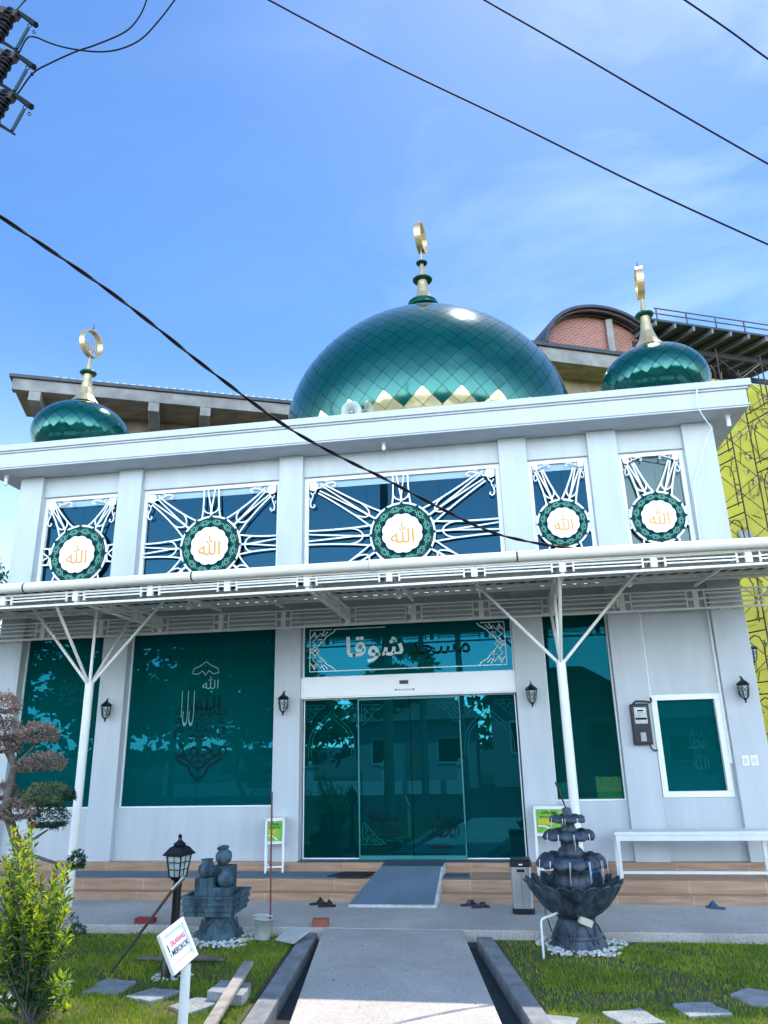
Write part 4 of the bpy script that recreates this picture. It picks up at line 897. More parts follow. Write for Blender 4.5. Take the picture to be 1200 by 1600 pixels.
MB().lathe([(.045, 1.60), (.06, 1.68), (.065, 1.70), (.05, 1.715), (.06, 1.74), (.045, 1.765), (.05, 1.785), (.0, 1.80)], (FX, FYY, 0), 18).fz().build('top_spout', FSTONE, ft)
wt = MB(); rr = random.Random(2)
for z, r, n in ((1.10, .39, 12), (1.41, .29, 10), (1.64, .205, 8)):
    for k in range(n):
        for q in range(2):
            a = 2*pi*(k+.5)/n+.13+rr.uniform(-.09, .09); l = rr.uniform(.06, .26 if z < 1.2 else .2); x, y = FX+r*cos(a), FYY+r*sin(a)
            wt.tube([(x, y, z), (x+.008*cos(a), y+.008*sin(a), z-l*.5), (x+.01*cos(a), y+.01*sin(a), z-l)], [.003, .0025, .001], 5)
wt.fz().build('falling_water', WATER, ft, kind='stuff')
tag(MB().tube([at(885, 1265, FYY), at(868, 1222, FYY)], [.008, .012], 8).build('nozzle_rod', BLACK, origin=(.6, FYY, 1.8)), 'thin dark rod leaning out of the top of the tiered fountain', 'rod')
tag(MB().tube([(.235, 8.86, -.05), (.235, 8.86, .30), (.245, 8.865, .325), (.27, 8.88, .335), (.44, 9.15, .335)], .013, 10).build('water_pipe', mat('white_pvc', (.75, .78, .76), .35), origin=(.235, 8.86, -.05)), 'white plastic pipe bent over into the tiered fountain', 'pipe')
jb = MB().box(-.075, .075, -.03, .03, -.035, .035); jb.xf(T(*at(915, 1440, 9.10)) @ Matrix.Rotation(R(24), 4, 'Y') @ rz(R(20))); tag(jb.build('junction_box', mat('cream_plastic', (.62, .62, .48), .5), origin=(.80, 9.08, .4), bevel=.006), 'cream junction box hung crookedly below the fountain bowl', 'junction box')
tag(MB().tube([at(851, 1405, 9.0), at(852, 1425, 8.95), at(862, 1455, 8.9), at(885, 1480, 8.85), at(905, 1494, 8.83)], .006, 6).build('cable', RUBBER, origin=(.4, 8.9, 0)), 'thin black cable hanging from the bowl of the tiered fountain', 'cable')

def pebbles(name, c, r0, r1, n, label, sz=.028):
    b = MB(); rr = random.Random(n)
    for i in range(n):
        a = rr.uniform(0, 2*pi); r = rr.uniform(r0, r1)*(1+.1*sin(5*a)); s = rr.uniform(.5, 1)*sz
        q = MB().sphere((0, 0, 0), s, 8, 0, sz=s*.6, sx=s*rr.uniform(.7, 1.3)); q.xf(T(c[0]+r*cos(a), c[1]+r*sin(a), -.035+rr.uniform(0, .02)) @ rz(rr.uniform(0, 6)) @ Matrix.Rotation(rr.uniform(-.5, .5), 4, 'X')); merge(b, q)
    tag(b.build(name, PEB, origin=(c[0], c[1], -.04), kind='stuff'), label, 'pebbles')
pebbles('pebbles', (FX+.03, FYY-.02), .27, .46, 330, 'white pebbles round the foot of the tiered fountain')
pebbles('pebbles', (-3.56, 9.44), .24, .50, 330, 'white pebbles round the foot of the pot fountain')
pebbles('pebbles', (-3.50, 7.95), .06, .20, 160, 'small pale gravel round the foot of the lamp post', .016)

# ------------------------------------------------------------------ pot fountain
PX, PY = -3.66, 9.50
pf = root('pot_fountain', (PX, PY, -.045), 'weathered teal stone pot fountain with three jugs on a square basin', 'fountain')
ped = MB().lathe([(.30, -.06), (.30, -.01), (.275, .01), (.28, .03), (.255, .045), (.225, .07), (.20, .11), (.18, .16), (.185, .21), (.21, .245)], (PX+.05, PY, 0), 36, cap=False)
for k in range(6):
    a0 = 2*pi*k/6-1.7
    ped.tube([(PX+.05+(.25-.42*v)*cos(a0+u), PY+(.25-.42*v)*sin(a0+u), v+.05) for u, v in [(.36*cos(t), .11*sin(t)) for t in [pi*i/10 for i in range(11)]]], .011, 6)
ped.build('pedestal', PSTONE, pf)
q = .295; bs = MB(); bs.box(PX-q, PX+q, PY-q, PY+q, .235, .255)
for i in range(6):
    e = q+.014*(i % 2)+.004*i; z0, z1 = .255+i*.034, .289+i*.034; bs.box(PX-e, PX+e, PY-e, PY-e+.05, z0, z1); bs.box(PX-e, PX+e, PY+e-.05, PY+e, z0, z1)
    bs.box(PX-e, PX-e+.05, PY-e+.05, PY+e-.05, z0, z1); bs.box(PX+e-.05, PX+e, PY-e+.05, PY+e-.05, z0, z1)
bs.build('basin', PSTONE, pf, bevel=.004)
MB().box(PX-.20, PX+.02, PY-.235, PY-.03, .256, .64).build('block', PSTONE, pf, bevel=.008)
MB().box(PX+.022, PX+.24, PY-.225, PY+.0, .256, .535).build('block', PSTONE, pf, bevel=.008)
MB().box(PX-.08, PX+.18, PY-.02, PY+.2, .256, .74).build('block', PSTONE, pf, bevel=.008)
def jug(c, r, tilt=0, ax='X'):
    b = MB().lathe([(r*.45, 0), (r*.8, r*.2), (r, r*.7), (r*.95, r*1.1), (r*.6, r*1.5), (r*.52, r*1.6), (r*.74, r*1.85), (r*.62, r*1.85), (r*.42, r*1.6), (r*.5, r*1.1), (r*.01, r*.9)], n=24)
    b.xf(T(*c) @ Matrix.Rotation(tilt, 4, ax)).build('jug', PSTONE, pf)
jug((PX-.09, PY-.13, .641), .108); jug((PX+.13, PY-.11, .536), .105, R(12), 'Y'); jug((PX+.05, PY+.08, .765), .105, R(18), 'X')

# ------------------------------------------------------------------ lamp post, leaning pole, sign, bucket and bits
lx, ly = -3.50, 7.95
lp = root('lamp_post', (lx, ly, -.045), 'black garden lamp post with a four-sided lantern left of the path', 'lamp post')
MB().lathe([(.115, -.06), (.11, .10), (.07, .17), (.055, .2)], (lx, ly, 0), 18).build('post_base', BLACK, lp)
MB().lathe([(.045, .19), (.042, .76), (.05, .79), (.045, .82), (.03, .83)], (lx, ly, 0), 14, cap=False).build('post', BLACK, lp)
zh = .825; rt_ = R(45)-R(12)
MB().lathe([(.03, zh), (.075, zh+.035), (.085, zh+.05)], (lx, ly, 0), 4, sm=False, rot=rt_).build('lantern_base', BLACK, lp)
MB().lathe([(.082, zh+.052), (.122, zh+.255)], (lx, ly, 0), 4, sm=False, rot=rt_).build('lantern_glass', LGLASS, lp)
fr = MB()
for k in range(4):
    a = rt_+pi/2*k; a2 = a+pi/2
    P_ = lambda r, z, a: Vc((lx+r*cos(a), ly+r*sin(a), z))
    fr.tube([P_(.087, zh+.045, a), P_(.127, zh+.26, a)], .009, 6)
    for t in (.5,): fr.tube([P_(.085, zh+.05, a).lerp(P_(.085, zh+.05, a2), t), P_(.125, zh+.26, a).lerp(P_(.125, zh+.26, a2), t)], .005, 5)
    for z, r in ((zh+.12, .098), (zh+.19, .112), (zh+.255, .125), (zh+.05, .086)): fr.tube([P_(r, z, a), P_(r, z, a2)], .0055, 5)
fr.build('lantern_frame', BLACK, lp)
MB().lathe([(.168, zh+.258), (.172, zh+.268), (.145, zh+.29), (.10, zh+.335), (.055, zh+.35)], (lx, ly, 0), 4, sm=False, rot=rt_).lathe([(.065, zh+.35), (.07, zh+.362), (.04, zh+.385), (.022, zh+.40), (.018, zh+.42), (.024, zh+.44), (0, zh+.465)], (lx, ly, 0), 8, sm=False).build('lantern_roof', BLACK, lp)
STK = mat('brown_stick', (.10, .07, .06), .7, var=.4, vs=10)
sk = root('leaning_tool', (-4.17, 7.98, -.04), 'brown wooden tool handle leaning against the black lamp post', 'tool')
a_ = at(173, 1520, 7.98); b_ = at(270, 1390, 7.85); c_ = at(283, 1376, 7.83)
MB().tube([(a_.x, a_.y, -.03), b_], .016, 8).build('handle', STK, sk); MB().tube([b_, c_], [.02, .018], 8).tube([c_, c_+Vc((.03, 0, .03))], .022, 8).build('metal_socket', SST, sk)
rd = MB().tube([(-2.93, 9.40, -.06), (-2.95, 9.42, .6), (-2.97, 9.46, at(422, 1237, 9.46).z)], .011, 7)
tag(rd.build('steel_rod', mat('rusty_rod', (.22, .06, .05), .7, var=.4), origin=(-2.93, 9.4, -.06)), 'thin rusty steel rod stuck upright beside the pavement', 'rod')

sg = root('sign', (-2.47, 5.93, -.04), 'white tilted sign board on a white pipe reading DILARANG MEROKOK', 'sign')
TL, TR, BL = at(249, 1462, 5.66), at(287, 1432, 5.90), at(270, 1527, 5.69)
ux = (TR-TL); W_ = ux.length; ux.normalize(); uz = (TL-BL); uz = (uz-ux*uz.dot(ux)); H_ = uz.length; uz.normalize(); uy = uz.cross(ux)
MS = Matrix(((ux.x, uy.x, uz.x, TL.x), (ux.y, uy.y, uz.y, TL.y), (ux.z, uy.z, uz.z, TL.z), (0, 0, 0, 1)))
SGW = mat('sign_white', (.82, .83, .84), .4)
fb = .028; s_ = MB(); s_.box(0, W_, 0, .035, -fb, 0); s_.box(0, W_, 0, .035, -H_, -H_+fb); s_.box(0, fb, .0, .035, -H_+fb, -fb); s_.box(W_-fb, W_, .0, .035, -H_+fb, -fb); s_.xf(MS).build('sign_frame', SGW, sg, bevel=.003)
MB().box(fb, W_-fb, .010, .034, -H_+fb, -fb).xf(MS).build('sign_panel', mat('sign_panel', (.80, .80, .82), .3), sg)
lt = MB(); merge(lt, text_mb('DILARANG', .035, width=W_*.55, thick=.02), T(W_*.55, .0085, -H_*.36), 0); merge(lt, text_mb('MEROKOK', .04, width=W_*.66, thick=.02), T(W_*.55, .0085, -H_*.56), 1)
lt.box(W_*.13, W_*.165, .0075, .0095, -H_*.5, -H_*.32, 1); lt.box(W_*.13, W_*.165, .0075, .0095, -H_*.62, -H_*.54, 2); lt.box(W_*.12, W_*.9, .0075, .0095, -H_*.80, -H_*.794, 0)
lt.xf(MS).build('sign_lettering', [mat('sign_red', (.75, .03, .08), .4), mat('sign_ink', (.01, .01, .05), .4), mat('sign_green', (.02, .3, .12), .4)], sg)
pt = at(291, 1506, 5.87); MB().tube([(pt.x-.005, pt.y, -.05), (pt.x, pt.y, pt.z)], .036, 16).build('sign_post', mat('sign_pipe', (.70, .74, .72), .4), sg)

bk = root('bucket', (-3.02, 9.38, -.04), 'dirty white plastic bucket right of the pot fountain', 'bucket')
MB().lathe([(.095, -.03), (.115, .18), (.13, .185), (.125, .20), (.108, .19), (.09, .0)], (0, 0, 0), 24, cap=False).lathe([(0, -.02), (.09, -.018)], (0, 0, 0), 24, cap=False).xf(T(-3.02, 9.38, .01) @ Matrix.Rotation(R(5), 4, 'Y')).build('bucket_body', mat('dirty_plastic', (.45, .50, .46), .45, var=.3, vs=8), bk)
MB().tube([(-3.02+.128*cos(a), 9.36-.04*sin(a), .205+.045*sin(a)) for a in [pi*i/12 for i in range(13)]], .004, 5).build('bucket_handle', WHITE, bk)
tl = MB().box(-.15, .15, -.15, .15, -.008, .008); tl.xf(T(-2.62, 9.28, .045) @ rz(R(-28)) @ Matrix.Rotation(R(16), 4, 'X'))
tag(tl.build('floor_tile', mat('pale_tile', (.52, .53, .50), .5, var=.15, vs=6), origin=(-2.62, 9.28, .04), bevel=.002), 'pale square floor tile lying tilted beside the left kerb', 'tile')

def slabstone(pts, z, th, label, seed=0):
    z = z-.016 if z < .03 else z
    rr = random.Random(seed); q = []
    for i, p in enumerate(pts):
        a = atz(*p, z); b = atz(*pts[(i+1) % len(pts)], z); q.append((a.x, a.y))
        for t in (.33, .66): c = a.lerp(b, t); q.append((c.x+rr.uniform(-.018, .018), c.y+rr.uniform(-.018, .018)))
    q = q if sum(q[i][0]*q[(i+1) % len(q)][1]-q[(i+1) % len(q)][0]*q[i][1] for i in range(len(q))) > 0 else q[::-1]
    cx = sum(p[0] for p in q)/len(q); cy = sum(p[1] for p in q)/len(q)
    tag(MB().slab(q, z-th, z).build('stepping_stone', STONE, origin=(cx, cy, z), bevel=.008), label, 'stepping stone', 'grey stepping stones in the grass')
slabstone([(60, 1541), (72, 1527), (116, 1529), (108, 1543)], 0, .05, 'grey stepping stone in the left lawn beside the leafy bush', 1)
slabstone([(128, 1549), (166, 1529), (213, 1532), (182, 1552)], 0, .05, 'grey stepping stone in the left lawn, second from the leafy bush', 2)
slabstone([(196, 1556), (240, 1543), (284, 1547), (234, 1564)], 0, .05, 'pale stepping stone just left of the sign post', 3)
slabstone([(262, 1572), (310, 1556), (346, 1563), (296, 1582)], 0, .05, 'pale stepping stone crossed by the foot of the sign post', 4)
slabstone([(323, 1548), (345, 1531), (392, 1535), (378, 1555)], .06, .09, 'thick grey slab propped under the wooden plank', 5)
slabstone([(826, 1597), (850, 1584), (905, 1590), (900, 1603)], 0, .05, 'pale stepping stone beside the right kerb', 6)
slabstone([(940, 1580), (1000, 1574), (1042, 1597), (975, 1601)], 0, .05, 'pale stepping stone in the middle of the right lawn', 7)
slabstone([(1050, 1568), (1110, 1565), (1145, 1583), (1078, 1588)], 0, .05, 'grey shaded stepping stone in the right lawn', 8)
slabstone([(1140, 1552), (1170, 1543), (1215, 1550), (1215, 1572), (1170, 1565)], 0, .05, 'dark grey stepping stone at the right edge of the lawn', 9)
slabstone([(-15, 1560), (12, 1548), (45, 1552), (22, 1572)], 0, .05, 'grey stepping stone under the leafy bush', 10)
a_ = atz(388, 1508, .13); b_ = atz(318, 1618, .02)
tag(MB().bar(a_+Vc((0, 0, .02)), b_, .10, .035).build('wooden_plank', WOODP, origin=b_, bevel=.003), 'pale grey wooden plank lying across the thick slab beside the left kerb', 'plank')
a_ = atz(215, 1499, -.01); b_ = atz(350, 1500, 0)
tag(MB().tube([(a_.x, a_.y, -.0), (a_.x+.4, a_.y-.02, .005), (a_.x+.75, a_.y+.03, .01), (b_.x, b_.y, .0)], [.022, .03, .032, .02], 8).build('branch', BARK, origin=a_), 'dry grey branch lying in the grass behind the sign', 'branch')

# ------------------------------------------------------------------ plants
def leaf(b, p, d, up, L, W, m=0, fold=.25):
    d = Vc(d).normalized(); s = d.cross(Vc(up)); s = s.normalized() if s.length > 1e-3 else Vc((1, 0, 0)); u = s.cross(d)
    b.add([p, p+d*L*.45+s*W*.5+u*W*fold, p+d*L, p+d*L*.45-s*W*.5+u*W*fold, p+d*L*.5], [(0, 1, 4), (1, 2, 4), (2, 3, 4), (3, 0, 4)], m)
def pad(b, c, rx, rz_, n, L, W, rr, m=0, ry=None):
    ry = ry or rx
    for i in range(n):
        v = Vc((rr.gauss(0, 1), rr.gauss(0, 1), rr.gauss(0, 1))).normalized(); 
        if v.z < -.35: v.z *= .3
        k = rr.uniform(.72, 1.05)*(1+.12*sin(v.x*5+c[0]*9)*cos(v.y*4+v.z*5)); p = Vc(c)+Vc((v.x*rx, v.y*ry, v.z*rz_))*k
        d = (v+Vc((rr.uniform(-1, 1), rr.uniform(-1, 1), rr.uniform(-.6, 1)))*.9); leaf(b, p, d, (rr.uniform(-1, 1), rr.uniform(-1, 1), 1), L*rr.uniform(.6, 1.2), W, m)
DRY = mat('dry_leaf', (.36, .27, .215), .7, island=.35, transl=.25); DRYD = mat('dry_leaf_dark', (.17, .11, .085), .8, island=.3)
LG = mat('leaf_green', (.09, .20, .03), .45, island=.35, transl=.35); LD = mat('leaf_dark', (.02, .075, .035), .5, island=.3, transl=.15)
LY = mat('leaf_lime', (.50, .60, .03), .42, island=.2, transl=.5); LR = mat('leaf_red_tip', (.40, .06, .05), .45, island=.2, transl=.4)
bz = root('bonsai_tree', (-5.9, 8.55, -.045), 'cloud-pruned bonsai tree with brown dry leaf pads at the left edge', 'tree')
rr = random.Random(11); BYY = 8.55
pads = [(2, 1107, 26, 16, 0), (6, 1147, 26, 16, 0), (10, 1171, 20, 11, 0), (59, 1152, 29, 14, 0), (72, 1196, 27, 12, 0), (40, 1200, 17, 9, 0), (6, 1243, 20, 13, 0), (72, 1245, 34, 13, 1), (108, 1246, 9, 7, 2), (22, 1273, 30, 14, 0), (76, 1284, 26, 18, 2), (119, 1350, 11, 11, 2)]
cr = MB(); wb = MB(); tk = [at(12, 1430, BYY), at(30, 1330, BYY), at(8, 1260, BYY), at(22, 1200, BYY), at(14, 1150, BYY)]; tk[0].z = -.06
wb.tube(tk, [.075, .06, .05, .042, .02], 10)
for px, py, rx, rz_, k in pads:
    c = at(px, py, BYY+rr.uniform(-.2, .2)); s = 1/122.; rz_ *= 1.5
    mi = {0: (0, 1), 1: (2, 0), 2: (3, 3)}[k]
    n = int(rx*rz_*2.6)+220
    pad(cr, c, rx*s, rz_*s, int(n*.68), .036, .017, rr, mi[0], ry=rx*s*.9); pad(cr, c, rx*s*.92, rz_*s*.9, int(n*.4), .036, .017, rr, mi[1], ry=rx*s*.85)
    i = min(range(1, 4), key=lambda i: abs(tk[i].z-c.z+.1)); t0 = tk[i]
    wb.tube([t0, t0.lerp(c, .5)+Vc((0, 0, -.03)), c+Vc((0, 0, -rz_*s*.4))], [.026, .018, .01], 7)
cr.build('crown', [DRY, DRYD, LG, LD], bz); wb.build('trunk', BARK, bz)

bu = root('leafy_bush', (-4.0, 6.55, -.045), 'lime green leafy bush with red shoot tips in the left foreground', 'bush')
rr = random.Random(4); cb = MB(); st_ = MB(); UY = 6.6
g0 = at(48, 1600, UY); g0 = Vc((g0.x, UY, -.05))
for i in range(100):
    tx = rr.gauss(36, 42); ty = rr.uniform(1285, 1530)+abs(tx-36)*.55; tx = max(-25, min(104, tx)); tip = at(tx, ty, UY+rr.uniform(-.28, .28))
    b0 = g0+Vc((rr.uniform(-.05, .05), rr.uniform(-.05, .05), 0)); mid = b0.lerp(tip, .55)+Vc((rr.uniform(-.06, .06), 0, .08)); st_.tube([b0, mid, tip], [.008, .006, .003], 5)
    for j in range(54):
        t = rr.uniform(.1, 1)**.75; p = (b0.lerp(mid, t/.55) if t < .55 else mid.lerp(tip, (t-.55)/.45)); d = Vc((rr.uniform(-1, 1), rr.uniform(-1, 1), rr.uniform(-.1, 1.3)))
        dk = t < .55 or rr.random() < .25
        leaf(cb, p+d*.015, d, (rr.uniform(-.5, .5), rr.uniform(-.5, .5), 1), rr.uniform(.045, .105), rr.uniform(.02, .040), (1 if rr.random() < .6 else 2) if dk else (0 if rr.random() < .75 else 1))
    for j in range(5):
        leaf(cb, tip, (rr.uniform(-.5, .5), rr.uniform(-.5, .5), 1), (1, 0, .3), rr.uniform(.05, .08), .02, 3 if (rr.random() < .55 and ty < 1380) else 0)
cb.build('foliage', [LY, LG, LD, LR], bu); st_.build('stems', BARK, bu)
sb = root('low_shrub', (-5.1, 8.9, -.045), 'low dark green mounded shrub at the pavement edge behind the leafy bush', 'shrub')
b = MB(); rr = random.Random(6)
for px, py, rx, rz_ in ((95, 1447, 26, 16), (60, 1440, 30, 22), (25, 1445, 30, 24), (118, 1456, 14, 8)):
    pad(b, at(px, py, 8.9), rx/120, rz_/120, 420, .04, .012, rr, 0)
b.build('foliage', [LD, LG], sb); MB().tube([(-5.3, 8.9, -.06), (-5.3, 8.9, .1)], .02, 6).build('stems', BARK, sb)
sb2 = root('yellow_seedling', (-3.9, 6.9, -.045), 'small yellow green seedling in the grass at the foot of the leafy bush', 'plant')
b = MB(); rr = random.Random(8); c0 = atz(68, 1585, -.04)
for i in range(60): leaf(b, c0+Vc((rr.uniform(-.12, .16), rr.uniform(-.1, .1), rr.uniform(.02, .2))), (rr.uniform(-1, 1), rr.uniform(-1, 1), rr.uniform(0, 1.2)), (0, 0, 1), .05, .022, 0 if rr.random() < .7 else 1)
b.build('foliage', [LY, LG], sb2); MB().tube([c0, c0+Vc((0.02, 0, .18))], .006, 5).build('stems', BARK, sb2)

b = MB(); rr = random.Random(31)
for i in range(230):
    if rr.random() < .5: x, y = rr.uniform(-5.5, -2.6), rr.uniform(6.0, 9.4)
    elif rr.random() < .75: x, y = rr.uniform(.5, 3.6), rr.uniform(6.6, 9.4)
    else: x, y = rr.uniform(-2.1, -.3), rr.uniform(6.8, 11); 
    z = .004 if -2.3 < x < -.2 else -.02
    leaf(b, Vc((x, y, z)), (rr.uniform(-1, 1), rr.uniform(-1, 1), rr.uniform(0, .25)), (0, 0, 1), rr.uniform(.02, .045), rr.uniform(.01, .02), rr.randrange(2))
tag(b.build('fallen_leaves', [DRY, DRYD], origin=(-1, 8, 0), kind='stuff'), 'small dry leaves fallen on the lawn and the path', 'fallen leaves')

# ------------------------------------------------------------------ buildings behind
bbld = root('unfinished_building', (-8, 26, 0), 'unfinished concrete building with deep bracketed eaves and an arched brick gable behind the mosque', 'building')
A = at(20, 590, 24); B = atz(455, 632, A.z); dv = (B-A); dv.z = 0; dv.normalize(); nv = Vc((-dv.y, dv.x, 0))
if nv.y < 0: nv = -nv
def oblk(o, u0, u1, v0, v1, z0, z1, b=None, m=0):
    b = b or MB(); c = [(u0, v0), (u1, v0), (u1, v1), (u0, v1)]; P_ = [o+dv*u+nv*v for u, v in c]
    return b.add([(p.x, p.y, z0) for p in P_]+[(p.x, p.y, z1) for p in P_], [(0, 3, 2, 1), (4, 5, 6, 7), (0, 1, 5, 4), (1, 2, 6, 5), (2, 3, 7, 6), (3, 0, 4, 7)], m)
ZA = A.z
oblk(A, 0, 22, 0, .35, ZA-.52, ZA).build('eave_beam', CONC, bbld, bevel=.02)
b = MB(); oblk(A, -.12, 22.1, -.12, .5, ZA+.002, ZA+.14, b); b.build('eave_lip', DKSTEEL, bbld)
b = MB(); oblk(A, .05, 21.9, .352, 2.9, ZA-.42, ZA-.05, b); b.build('soffit', FORM, bbld)
oblk(A, 1.7, 21.9, 2.3, 9, 0, ZA-.43).build('wall', FORM, bbld)
for i, u in enumerate((.9, 3.0, 5.6, 7.75, 11.8, 15.8, 19.5)):
    b = MB(); P0 = A+dv*u+nv*.0; b.bar(P0+Vc((0, 0, ZA-.7-P0.z)), P0+nv*2.28+Vc((0, 0, ZA-1.0-P0.z)), .45, .5); b.build('bracket', CONC, bbld, bevel=.02)
    oblk(A, u-.24, u+.24, 2.02, 2.298, 0, ZA-.75).build('column', CONC, bbld, bevel=.02)
for u0, u1 in ((6.0, 7.4), (8.2, 11.4), (12.3, 15.4), (16.3, 19.2)):
    f = oblk(A, u0, u1, 2.25, 2.297, ZA-3.4, ZA-1.75).build('window_opening', BLACK, bbld); b = MB()
    k = int((u1-u0)/.13)
    for i in range(k): oblk(A, u0+.05+i*.13, u0+.10+i*.13, 2.20, 2.248, ZA-3.4, ZA-1.78, b)
    b.build('louvre', DKSTEEL, f)
b = MB(); n = 60
for i in range(n):
    u = 1.5+i*.34; P0 = A+dv*u+nv*.1+Vc((0, 0, .14)); b.tube([P0, P0+Vc((0, 0, .10)), P0+dv*.14+Vc((0, 0, .14)), P0+dv*.22+Vc((0, 0, .05))], .022, 5)
b.bar(A+dv*1.3+nv*.1+Vc((0, 0, .2)), A+dv*22+nv*.1+Vc((0, 0, .2)), .03)
b.build('roof_flashing', mat('pale_flashing', (.5, .56, .58), .4), bbld, kind='stuff')
def onpl(px, py, P0, v=0):
    d = ray(px, py); Q = P0+nv*v; return CAM+d*((Q-CAM).dot(nv)/d.dot(nv))
# right block: eave, arched gable, steel roof
A2 = at(845, 541, 27); A2 = A2-dv*.4; Z2 = A2.z
oblk(A2, -3, 4.6, 0, .4, Z2-.62, Z2).build('eave_beam', CONC, bbld, bevel=.02); oblk(A2, -3.1, 4.7, -.12, .5, Z2+.002, Z2+.16).build('eave_lip', DKSTEEL, bbld)
oblk(A2, -3, 4.6, .402, 2.6, Z2-.5, Z2-.08).build('soffit', FORM, bbld); oblk(A2, -3, 4.6, 1.5, 1.9, Z2-1.5, Z2-.51).build('ring_beam', FORM, bbld)
oblk(A2, -3, 9, 5, 5.3, 0, Z2-.52).build('inner_wall', DKSTEEL, bbld)
for u in (-1, 1.2, 3.4): b = MB(); p = A2+dv*u; b.bar((p.x, p.y, Z2-2.6), (p.x+nv.x*5, p.y+nv.y*5, Z2-1.3), .14, .25); b.build('steel_beam', DKSTEEL, bbld)
gc = onpl(922, 552, A2, .9); gL = onpl(846, 542, A2, .9); gR = onpl(1020, 562, A2, .9); gc = (gL+gR)/2; gc.z = gL.z-.15; GW = (gR-gL).dot(dv)/2; GH = onpl(925, 494, A2, .9).z-gc.z
def arc(k, n=28, a0=0): return [(GW*k*cos(pi*i/n), GH*(k if k > 1 else k*1.0)*sin(pi*i/n)) for i in range(n+1)]
bw_ = MB(); pa = arc(.97); V_ = [gc+dv*u+Vc((0, 0, v)) for u, v in pa]; n = len(V_); bw_.add(V_+[p+nv*.4 for p in V_], [tuple(range(n))[::-1], tuple(range(n, 2*n))]); bw_.build('brick_gable', BRICKW, bbld)
rf = MB(); pa = arc(1.0); pb = arc(1.06); V_ = []
for (u, v), (u2, v2) in zip(pa, pb):
    for vv in (-.7, 3.0): V_.append(gc+dv*u+nv*vv+Vc((0, 0, v))); V_.append(gc+dv*u2+nv*vv+Vc((0, 0, v2)))
rf.add(V_, [f for i in range(len(pa)-1) for f in ((4*i, 4*i+1, 4*i+5, 4*i+4), (4*i+2, 4*i+6, 4*i+7, 4*i+3), (4*i, 4*i+4, 4*i+6, 4*i+2), (4*i+1, 4*i+3, 4*i+7, 4*i+5))])
rf.build('arched_roof', DKSTEEL, bbld)
rb_ = MB()
for vv in (-.5, -.15): rb_.tube([gc+dv*u*.985+nv*vv+Vc((0, 0, v*.975)) for u, v in arc(1.0)], .06, 6)
rb_.build('arched_rib', SCAF, bbld)
p = gc+dv*.65-nv*.06; MB().bar((p.x, p.y-.05, gc.z), (p.x, p.y-.05, gc.z+GH*.9), .28, .3).build('gable_column', CONC, bbld)
# steel roof on the right
E0 = onpl(1018, 500, A2, -.6); ZE = E0.z
sr = MB(); P4 = [E0, E0+dv*9, E0+dv*9+nv*5.5+Vc((0, 0, .9)), E0+nv*5.5+Vc((0, 0, .9))]; sr.add(P4+[p+Vc((0, 0, .1)) for p in P4], [(0, 3, 2, 1), (4, 5, 6, 7), (0, 1, 5, 4), (1, 2, 6, 5), (2, 3, 7, 6), (3, 0, 4, 7)]); sr.build('steel_roof', DKSTEEL, bbld)
for i in range(10):
    p = E0+dv*(.2+i*.95); MB().bar(p+Vc((0, 0, -.12)), p+nv*5.4+Vc((0, 0, .75)), .10, .2).build('roof_rafter', mat('mid_steel', (.12, .15, .18), .5), bbld)
for v in (1.5, 3.2): MB().bar(E0+nv*v+Vc((0, 0, -.3)), E0+dv*9+nv*v+Vc((0, 0, -.3)), .12, .25).build('roof_beam', DKSTEEL, bbld)
for i in range(6):
    MB().bar(E0+dv*(.3+i*1.5)+Vc((0, 0, .1)), E0+dv*(.3+i*1.5)+Vc((0, 0, .62)), .05).build('railing_post', SCAF, bbld)
for z in (.36, .62): MB().bar(E0+dv*.2+Vc((0, 0, z)), E0+dv*9+Vc((0, 0, z)), .04).build('railing_rail', SCAF, bbld)
for u in (2.4, 6.2): p = E0+dv*u+nv*3.2; MB().bar((p.x, p.y, 0), (p.x, p.y, ZE), .35, .35).build('steel_column', DKSTEEL, bbld)

yb = root('wrapped_building', (9, 24, 0), 'building wrapped in printed yellow film behind scaffolding right of the mosque', 'building')
Y0_ = at(1096, 585, 23.5); zt = Y0_.z
O = Y0_.copy()
b = MB(); oblk(O, -2.2, 14, .2, 8, 0, zt, b); b.build('film_wall', YEL, yb)
wr = random.Random(3); b = MB()
for i in range(150):
    u, z = wr.uniform(-.3, 5), wr.uniform(0, zt-.2); p = O+dv*u+nv*.17; l = wr.uniform(.25, .9); a = wr.choice((1.2, -1.0, .3, -.4, 1.5))+wr.uniform(-.2, .2)
    b.bar((p.x, p.y, z), (p.x+dv.x*l*cos(a), p.y+dv.y*l*cos(a), z+l*sin(a)), .018, .02)
b.build('creases', mat('film_crease', (.16, .15, .01), .6), yb, kind='stuff')
oblk(O, .5, 1.0, .12, .19, 7.9, 8.4).build('vent_patch', STONE, yb)
# scaffolding: frames of two standards, ledgers, arches and cross braces
def sc_frame():
    r = lroot('scaffold_frame', 'rusty scaffold frame standing against the yellow film', 'scaffolding', 'scaffold frames against the yellow film')
    H, D = 1.75, 1.0; t = .023
    b = MB()
    for y in (0, D): b.tube([(0, y, 0), (0, y, H)], t, 6)
    for z in (.08, H-.25): b.tube([(0, 0, z), (0, D, z)], t*.9, 6)
    b.tube([(0, .2, 0), (0, .2, H*.62), (0, .32, H*.76), (0, .5, H*.8), (0, .68, H*.76), (0, .8, H*.62), (0, .8, 0)], t*.8, 6)
    b.build('end_frame', RUST, r)
    c = MB()
    for y in (0, D): c.tube([(0, y, .2), (1.7, y, H-.3)], t*.6, 5); c.tube([(0, y, H-.3), (1.7, y, .2)], t*.6, 5)
    c.build('cross_brace', SCAF, r)
    return r
sf = sc_frame(); ang = math.atan2(dv.y, dv.x); first = True
